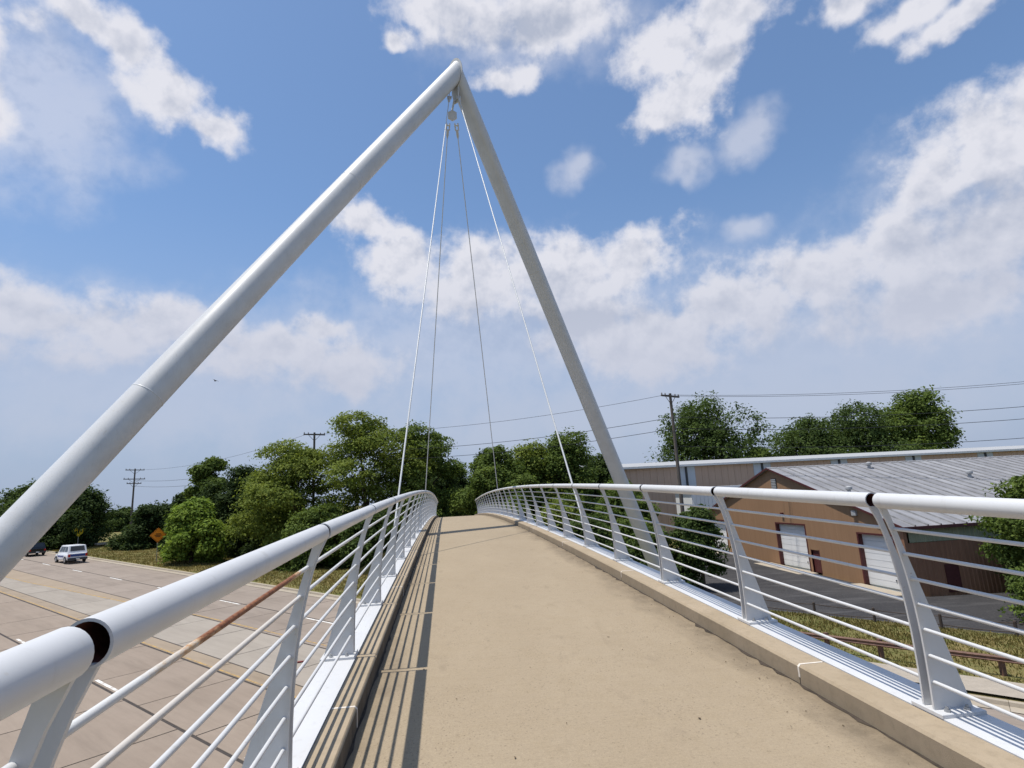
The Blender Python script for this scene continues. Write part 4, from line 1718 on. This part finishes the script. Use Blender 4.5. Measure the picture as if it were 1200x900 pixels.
# ------------------------------------------------------------------ trees: tapered trunk and limbs, crown of leaf sprays
def leaf_mesh(name, lobes, nclump, per, leaf, c0, c1, flat, clump_r, seed, shell=.5, droop=.25):
    r = np.random.default_rng(seed)
    lob = np.array([(*c, *s) for c, s in lobes], float)       # centre xyz, radii xyz
    vol = lob[:, 3] * lob[:, 4] * lob[:, 5]
    pick = r.choice(len(lob), nclump, p=(vol ** .75) / (vol ** .75).sum())
    d = r.normal(size=(nclump, 3)); d /= np.linalg.norm(d, axis=1, keepdims=True)
    rad = (shell + (1 - shell) * r.random(nclump) ** .6) * np.clip(r.normal(1.0, .08, nclump), .8, 1.12)
    cen = lob[pick, :3] + d * rad[:, None] * lob[pick, 3:]
    csz = clump_r * r.uniform(.55, 1.35, nclump)
    ctone = r.normal(0, .22, nclump)
    n = nclump * per
    idx = np.repeat(np.arange(nclump), per)
    off = np.clip(r.normal(size=(n, 3)), -1.5, 1.5) * .55
    off[:, 2] *= flat
    off[:, 2] -= droop * (off[:, 0] ** 2 + off[:, 1] ** 2)
    pos = cen[idx] + off * csz[idx][:, None]
    # leaf frame: normal mostly up and outward
    nr = r.normal(size=(n, 3)) * .50 + d[idx] * .35 + off * .30
    nr[:, 2] += .70
    nr /= np.linalg.norm(nr, axis=1, keepdims=True)
    tv = r.normal(size=(n, 3))
    tv -= nr * (tv * nr).sum(1, keepdims=True)
    tv /= np.linalg.norm(tv, axis=1, keepdims=True)
    bv = np.cross(nr, tv)
    L = leaf * r.uniform(.6, 1.35, n)[:, None]
    Wd = L * r.uniform(.40, .62, n)[:, None]
    bend = nr * L * .16
    v = np.stack([pos - tv * L, pos + bv * Wd - bend * .4, pos + tv * L - bend, pos - bv * Wd - bend * .4], 1).reshape(-1, 3)
    me = bpy.data.meshes.new(name)
    me.vertices.add(n * 4); me.vertices.foreach_set('co', v.astype(np.float32).ravel())
    me.loops.add(n * 4); me.loops.foreach_set('vertex_index', np.arange(n * 4, dtype=np.int32))
    me.polygons.add(n); me.polygons.foreach_set('loop_start', np.arange(0, n * 4, 4, dtype=np.int32))
    me.polygons.foreach_set('loop_total', np.full(n, 4, np.int32))
    t = np.clip(r.random(n) * .6 + .2 + ctone[idx], 0, 1)[:, None]
    colr = np.array(c0) * (1 - t) + np.array(c1) * t
    colr *= r.uniform(.88, 1.12, n)[:, None]
    at = me.attributes.new('col', 'FLOAT_COLOR', 'POINT')
    at.data.foreach_set('color', np.repeat(np.concatenate([colr, np.ones((n, 1))], 1), 4, 0).astype(np.float32).ravel())
    me.materials.append(MT['leaf'])
    me.update(calc_edges=True)
    me.validate()
    return me


DARK = ((.042, .067, .019), (.094, .136, .038))
MIDG = ((.066, .102, .023), (.145, .195, .045))
LIGHT_G = ((.102, .140, .025), (.215, .255, .056))
BRIGHT = ((.105, .165, .024), (.225, .305, .058))
DEEP = ((.027, .046, .015), (.062, .093, .028))
TRS = {}


def tree(x, y, h, w, lab, pal=MIDG, kind='round', seed=1, dens=1.0, leaf=.26, trunk=.2, low=.25, group=None, name='tree', cat='tree', mesh_from=None, dz=0.0, leanx=0.0):
    """w crown width, low = height of the crown's underside as a part of h"""
    base = Vector((x, y, G(x, y) + dz))
    root = empty(name, base, 0)
    tag(root, lab, cat, group)
    rr = random.Random(seed)
    lobes = []
    if kind == 'round':
        n = 17
        ex, ey = rr.uniform(.85, 1.15), rr.uniform(.85, 1.15)
        for i in range(n):
            a = i * 2.399 + rr.uniform(-.5, .5)
            t = (i + rr.uniform(-.6, .6)) / (n - 1)
            t = min(1, max(0, t))
            z = h * (low + (.91 - low) * t)
            rad = w * .5 * math.sin(PI * min(.93, .26 + .66 * t)) * rr.uniform(.35, .82)
            s = w * rr.uniform(.11, .23)
            lobes.append(((rad * ex * math.cos(a), rad * ey * math.sin(a), z - s * .55), (s, s, s * rr.uniform(.65, .95))))
        lobes.append(((0, 0, h * (low + .95) * .5), (w * .26, w * .26, h * (1 - low) * .36)))
    elif kind == 'loose':
        n = 9
        for i in range(n):
            a = i * 2.4 + rr.uniform(-.5, .5)
            t = i / (n - 1)
            z = h * (low + (.95 - low) * t ** .9)
            rad = w * .5 * (1 - .55 * t) * rr.uniform(.45, .95)
            s = w * rr.uniform(.12, .2)
            lobes.append(((rad * math.cos(a), rad * math.sin(a), z - s * .4), (s * 1.15, s * 1.15, s * .75)))
    elif kind == 'layer':
        n = 13
        for i in range(n):
            a = i * 2.4 + rr.uniform(-.4, .4)
            t = i / (n - 1)
            z = h * (low + (.96 - low) * t)
            rad = w * .5 * math.sin(PI * (.18 + .74 * t)) * rr.uniform(.35, .78)
            s = w * rr.uniform(.18, .28)
            lobes.append(((rad * math.cos(a), rad * math.sin(a), z - s * .3), (s, s, s * .48)))
    elif kind == 'cone':
        for i in range(10):
            t = i / 9
            for k in range(3):
                a = i * 1.1 + k * 2.1
                rad = w * .30 * (1 - t * .9)
                s = w * (.26 - .18 * t)
                lobes.append(((rad * math.cos(a), rad * math.sin(a), h * (low + (1 - low) * t) - s * .3), (s, s, s * .8)))
    volume = sum(s[0] * s[1] * s[2] for c, s in lobes)
    per = 50
    ncl = int(max(80, min(760, 46 * volume ** .55 * 2.5 * dens)))
    if leanx:
        lobes = [((c[0] + leanx * c[2], c[1], c[2]), s) for c, s in lobes]
    flat = {'layer': .32, 'round': .7, 'loose': .55, 'cone': .5}[kind]
    me = leaf_mesh('crown', lobes, ncl, per, leaf * .66, *pal, flat, w * (.062 if kind == 'round' else .085) + .24, seed, .55 if kind != 'loose' else .25, .35 if kind == 'layer' else .15)
    crown = obj('crown', me, root)
    m = MB()
    tz = h * (low + (1 - low) * .55)
    bend = Vector((rr.uniform(-.03, .03) * h + leanx * tz * .7, rr.uniform(-.03, .03) * h, 0))
    m.tube([(0, 0, -.4), (0, 0, .1), bend * .3 + Vector((0, 0, tz * .5)), bend + Vector((0, 0, tz))], [trunk * 1.5, trunk * 1.1, trunk * .8, trunk * .35], 9)
    tr = m.build('trunk', MT['bark'], root, True, 60)
    for c, s in lobes[::2][:7]:
        st = rr.uniform(.35, .8)
        p0 = bend * st + Vector((0, 0, tz * st))
        p1 = Vector(c)
        if p1.z < p0.z - .5:
            continue
        mid = p0.lerp(p1, .5) + Vector((0, 0, .08 * h * .5))
        mm = MB(); mm.tube([p0, mid, p1], [trunk * .5, trunk * .3, trunk * .1], 6)
        mm.build('limb', MT['bark'], tr, True, 60)
    return root


FAR = 'trees behind the road and the far end of the bridge'
# the bright round tree by the sign and its neighbours on the left
tree(-27.9, 68.2, 6.9, 7.6, 'round bright green tree with a low crown beside the orange sign', BRIGHT, 'round', 11, 1.5, .30, .22, .14, dz=.2)
tree(-56.5, 95.5, 9.6, 13.5, 'broad dark tree behind the yellow sign, left of the tall poles', DEEP, 'round', 12, 1.0, .34, .28, .30)
tree(-67, 106, 10.0, 11, 'dark tree partly covered by the mast leg, left of the yellow sign', DARK, 'round', 22, .9, .36, .28, .22)
tree(-42.5, 90, 6.6, 8.5, 'low dark bushy tree just right of the double crossarm pole', DEEP, 'round', 13, 1.0, .32, .2, .08)
tree(-36.2, 86.0, 8.4, 7.6, 'bushy dark tree behind the left side of the round bright tree', DEEP, 'round', 14, 1.0, .32, .2, .08)
tree(-32.2, 82.5, 12.6, 6.5, 'tall thin tree with gaps in its crown above the round bright tree', MIDG, 'loose', 15, 1.3, .30, .22, .30)
tree(-26.0, 78.0, 11.8, 11.0, 'tall dense dark tree right of the round bright tree', DEEP, 'round', 16, 1.3, .30, .3, .06)
tree(-21.5, 74.5, 10.5, 9.5, 'dark tree in shade between the round bright tree and the locust trees', DEEP, 'round', 17, 1.2, .30, .25, .05)
tree(-17.0, 68.5, 13.4, 12.0, 'yellow-green feathery tree, leftmost of the locust trees', LIGHT_G, 'layer', 18, 1.6, .26, .26, .12)
tree(-8.8, 66.0, 16.5, 13.0, 'tallest feathery green tree left of the bridge end', LIGHT_G, 'layer', 19, 1.6, .26, .3, .15)
tree(-2.6, 69.5, 15.5, 11.5, 'feathery green tree behind the two left stay cables', MIDG, 'layer', 20, 1.5, .26, .3, .12)
tree(-13.0, 60.5, 6.4, 7.5, 'leafy green bush below the feathery trees at the roadside', MIDG, 'round', 23, 1.2, .24, .14, .05, name='bush', cat='bush')
tree(-7.5, 58.5, 6.2, 7.0, 'dark green bush under the tallest feathery tree', DARK, 'round', 24, 1.2, .24, .14, .05, name='bush', cat='bush')
tree(-3.2, 60.5, 7.4, 6.5, 'green bush against the left railing near the bridge end', MIDG, 'round', 25, 1.2, .24, .14, .05, name='bush', cat='bush')
# closing the path beyond the bridge
tree(-2.4, 84, 14.0, 9.0, 'dark tree beyond the bridge end on the left of the path', DEEP, 'round', 26, 1.1, .30, .22, .05)
tree(6.5, 86, 14.0, 8.5, 'dark tree beyond the bridge end on the right of the path', DEEP, 'round', 27, 1.1, .30, .22, .05)
tree(2.2, 112, 12.5, 10.0, 'dark tree closing the view straight down the path', DEEP, 'round', 28, 1.1, .34, .25, .05)
# right of the bridge end
tree(5.9, 64.0, 13.4, 9.4, 'green tree just right of the bridge end behind the far right cable', MIDG, 'round', 29, 1.4, .26, .26, .06)
tree(10.3, 67.5, 13.8, 9.6, 'pale green tree second right of the bridge end', LIGHT_G, 'round', 30, 1.3, .26, .26, .06)
tree(14.4, 66.5, 15.0, 11.0, 'tall dark green tree behind the near right cable', MIDG, 'round', 31, 1.5, .27, .3, .08)
tree(20.3, 73.5, 12.0, 8.5, 'small dark tree left of the warehouse wall', DARK, 'round', 32, 1.1, .28, .22, .08)
tree(6.6, 55.5, 6.9, 5.6, 'leafy bush close to the right railing near its far end', MIDG, 'round', 33, 1.3, .20, .12, .04, name='bush', cat='bush')
tree(9.8, 50.5, 6.6, 6.0, 'yellow-green bush beyond the right railing, left of the mast leg', LIGHT_G, 'round', 34, 1.4, .20, .12, .04, name='bush', cat='bush')
tree(10.6, 44.0, 5.6, 5.6, 'dark bush below the right railing, left of the mast foot', DARK, 'round', 35, 1.5, .18, .12, .04, name='bush', cat='bush')
tree(14.2, 47.0, 8.2, 6.2, 'green bush whose top shows above the railing right of the mast leg', MIDG, 'round', 36, 1.5, .20, .14, .04, name='bush', cat='bush')
tree(16.8, 50.0, 7.4, 5.0, 'green bush at the foot of the wooden utility pole', MIDG, 'round', 37, 1.4, .20, .14, .04, name='bush', cat='bush')
tree(15.2, 41.5, 4.6, 5.0, 'dark low bush between the mast foot and car park', DARK, 'round', 38, 1.4, .18, .12, .03, name='bush', cat='bush')
tree(17.7, 39.4, 6.3, 3.7, 'small dark tree with a bare trunk at the car park edge', DARK, 'round', 39, 1.3, .18, .13, .32)
# behind the warehouse
tree(48.7, 101, 25.6, 25.0, 'huge round dark tree behind the warehouse, right of the utility pole', DARK, 'round', 40, 2.6, .42, .5, .06)
tree(60.5, 104, 14.5, 8.0, 'small green treetop between the two big tree groups behind the warehouse', MIDG, 'round', 41, 1.0, .42, .3, .10)
tree(71.5, 104, 21.5, 23.0, 'dark tree behind the warehouse, left of its group of three', DARK, 'round', 42, 2.2, .42, .45, .06)
tree(82.5, 105, 23.0, 23.0, 'dark tree behind the warehouse, middle of its group of three', DARK, 'round', 43, 2.2, .42, .45, .06)
tree(94.5, 102, 27.0, 19.5, 'tallest loose tree behind the warehouse, right of its group of three', MIDG, 'round', 44, 1.3, .46, .45, .15)
tree(36.5, 103, 11.5, 9.0, 'low green treetop behind the warehouse roof beside the mast leg', MIDG, 'round', 45, 1.0, .40, .3, .10)
# right edge by the workshop's side wall
tree(30.6, 26.2, 7.6, 5.6, 'leafy tree at the right edge of the car park', MIDG, 'layer', 46, 1.9, .17, .15, .10)
tree(35.8, 31.6, 5.2, 4.6, 'dark bush against the ribbed side wall of the tan building', DARK, 'round', 47, 1.5, .18, .12, .04, name='bush', cat='bush')
tree(39.6, 31.4, 5.6, 5.0, 'second dark bush along the ribbed side wall, farther right', DARK, 'round', 48, 1.4, .18, .12, .04, name='bush', cat='bush')
# far tree line at the left
FT = [(-84, 112, 10, 14), (-98, 150, 14, 18), (-118, 142, 13, 18), (-84, 160, 6.0, 12), (-68, 150, 5.5, 10), (-52, 140, 5.5, 10)]
for i, (x, y, h, w) in enumerate(FT):
    lab = ['far dark tree at the left frame edge above the brick house', 'far hazy tree behind the mast leg at the left, middle one', 'far hazy tree at the left frame edge, farthest left',
           'far low tree seen left of the double crossarm pole', 'far low tree seen under the double crossarm pole', 'far low tree seen right of the double crossarm pole'][i]
    tree(x, y, h, w, lab, DARK, 'round', 60 + i, .8, .46, .3, .10, group='far tree line')

# ------------------------------------------------------------------ grass blades on the strips one can see
def grass_blades(name, lab, boxes, n, hgt, c0, c1, seed):
    r = np.random.default_rng(seed)
    P = []
    for (u0, u1, v0, v1, wt) in boxes:
        k = int(n * wt)
        P.append(np.stack([r.uniform(u0, u1, k), r.uniform(v0, v1, k)], 1))
    P = np.concatenate(P)
    # clumpy cover
    keep = (np.sin(P[:, 0] * 1.9) * np.cos(P[:, 1] * 1.3) + r.normal(0, .7, len(P))) > -.6
    P = P[keep]
    n = len(P)
    xy = P[:, :1] * np.array([[EU.x, EU.y]]) + P[:, 1:] * np.array([[EV.x, EV.y]])
    zz = np.array([ground_v(v) for v in P[:, 1]])
    amp = np.clip((P[:, 0] - 26) / 20, 0, 1)
    zz = zz + .17 + .35 * np.sin(P[:, 0] * .23 + P[:, 1] * .05) * amp
    a = r.uniform(0, 2 * np.pi, n)
    h = hgt * r.uniform(.5, 1.5, n)
    w = h * .22 + .02
    lean = r.normal(0, .45, (n, 2)) * h[:, None]
    b = np.stack([np.cos(a), np.sin(a)], 1) * w[:, None]
    v = np.zeros((n, 3, 3))
    v[:, 0, :2] = xy - b; v[:, 1, :2] = xy + b; v[:, 2, :2] = xy + lean
    v[:, 0, 2] = zz - .08; v[:, 1, 2] = zz - .08; v[:, 2, 2] = zz + h
    me = bpy.data.meshes.new(name)
    me.vertices.add(n * 3); me.vertices.foreach_set('co', v.astype(np.float32).ravel())
    me.loops.add(n * 3); me.loops.foreach_set('vertex_index', np.arange(n * 3, dtype=np.int32))
    me.polygons.add(n); me.polygons.foreach_set('loop_start', np.arange(0, n * 3, 3, dtype=np.int32))
    me.polygons.foreach_set('loop_total', np.full(n, 3, np.int32))
    t = r.random(n)[:, None]
    c = np.array(c0) * (1 - t) + np.array(c1) * t
    at = me.attributes.new('col', 'FLOAT_COLOR', 'POINT')
    at.data.foreach_set('color', np.repeat(np.concatenate([c, np.ones((n, 1))], 1), 3, 0).astype(np.float32).ravel())
    me.materials.append(MT['leaf'])
    me.update(calc_edges=True)
    tag(obj(name, me), lab, 'grass', kind='stuff')


grass_blades('grass', 'dry patchy grass on the strip beside the guard rail', [(28.1, 35.3, -22, 12, 1.0)], 52000, .10, (.10, .10, .028), (.26, .20, .075), 3)
grass_blades('grass', 'dry mown grass on the bank across the road at the left', [(26.3, 37.2, 30, 110, 1.0)], 60000, .13, (.13, .115, .035), (.29, .22, .09), 4)
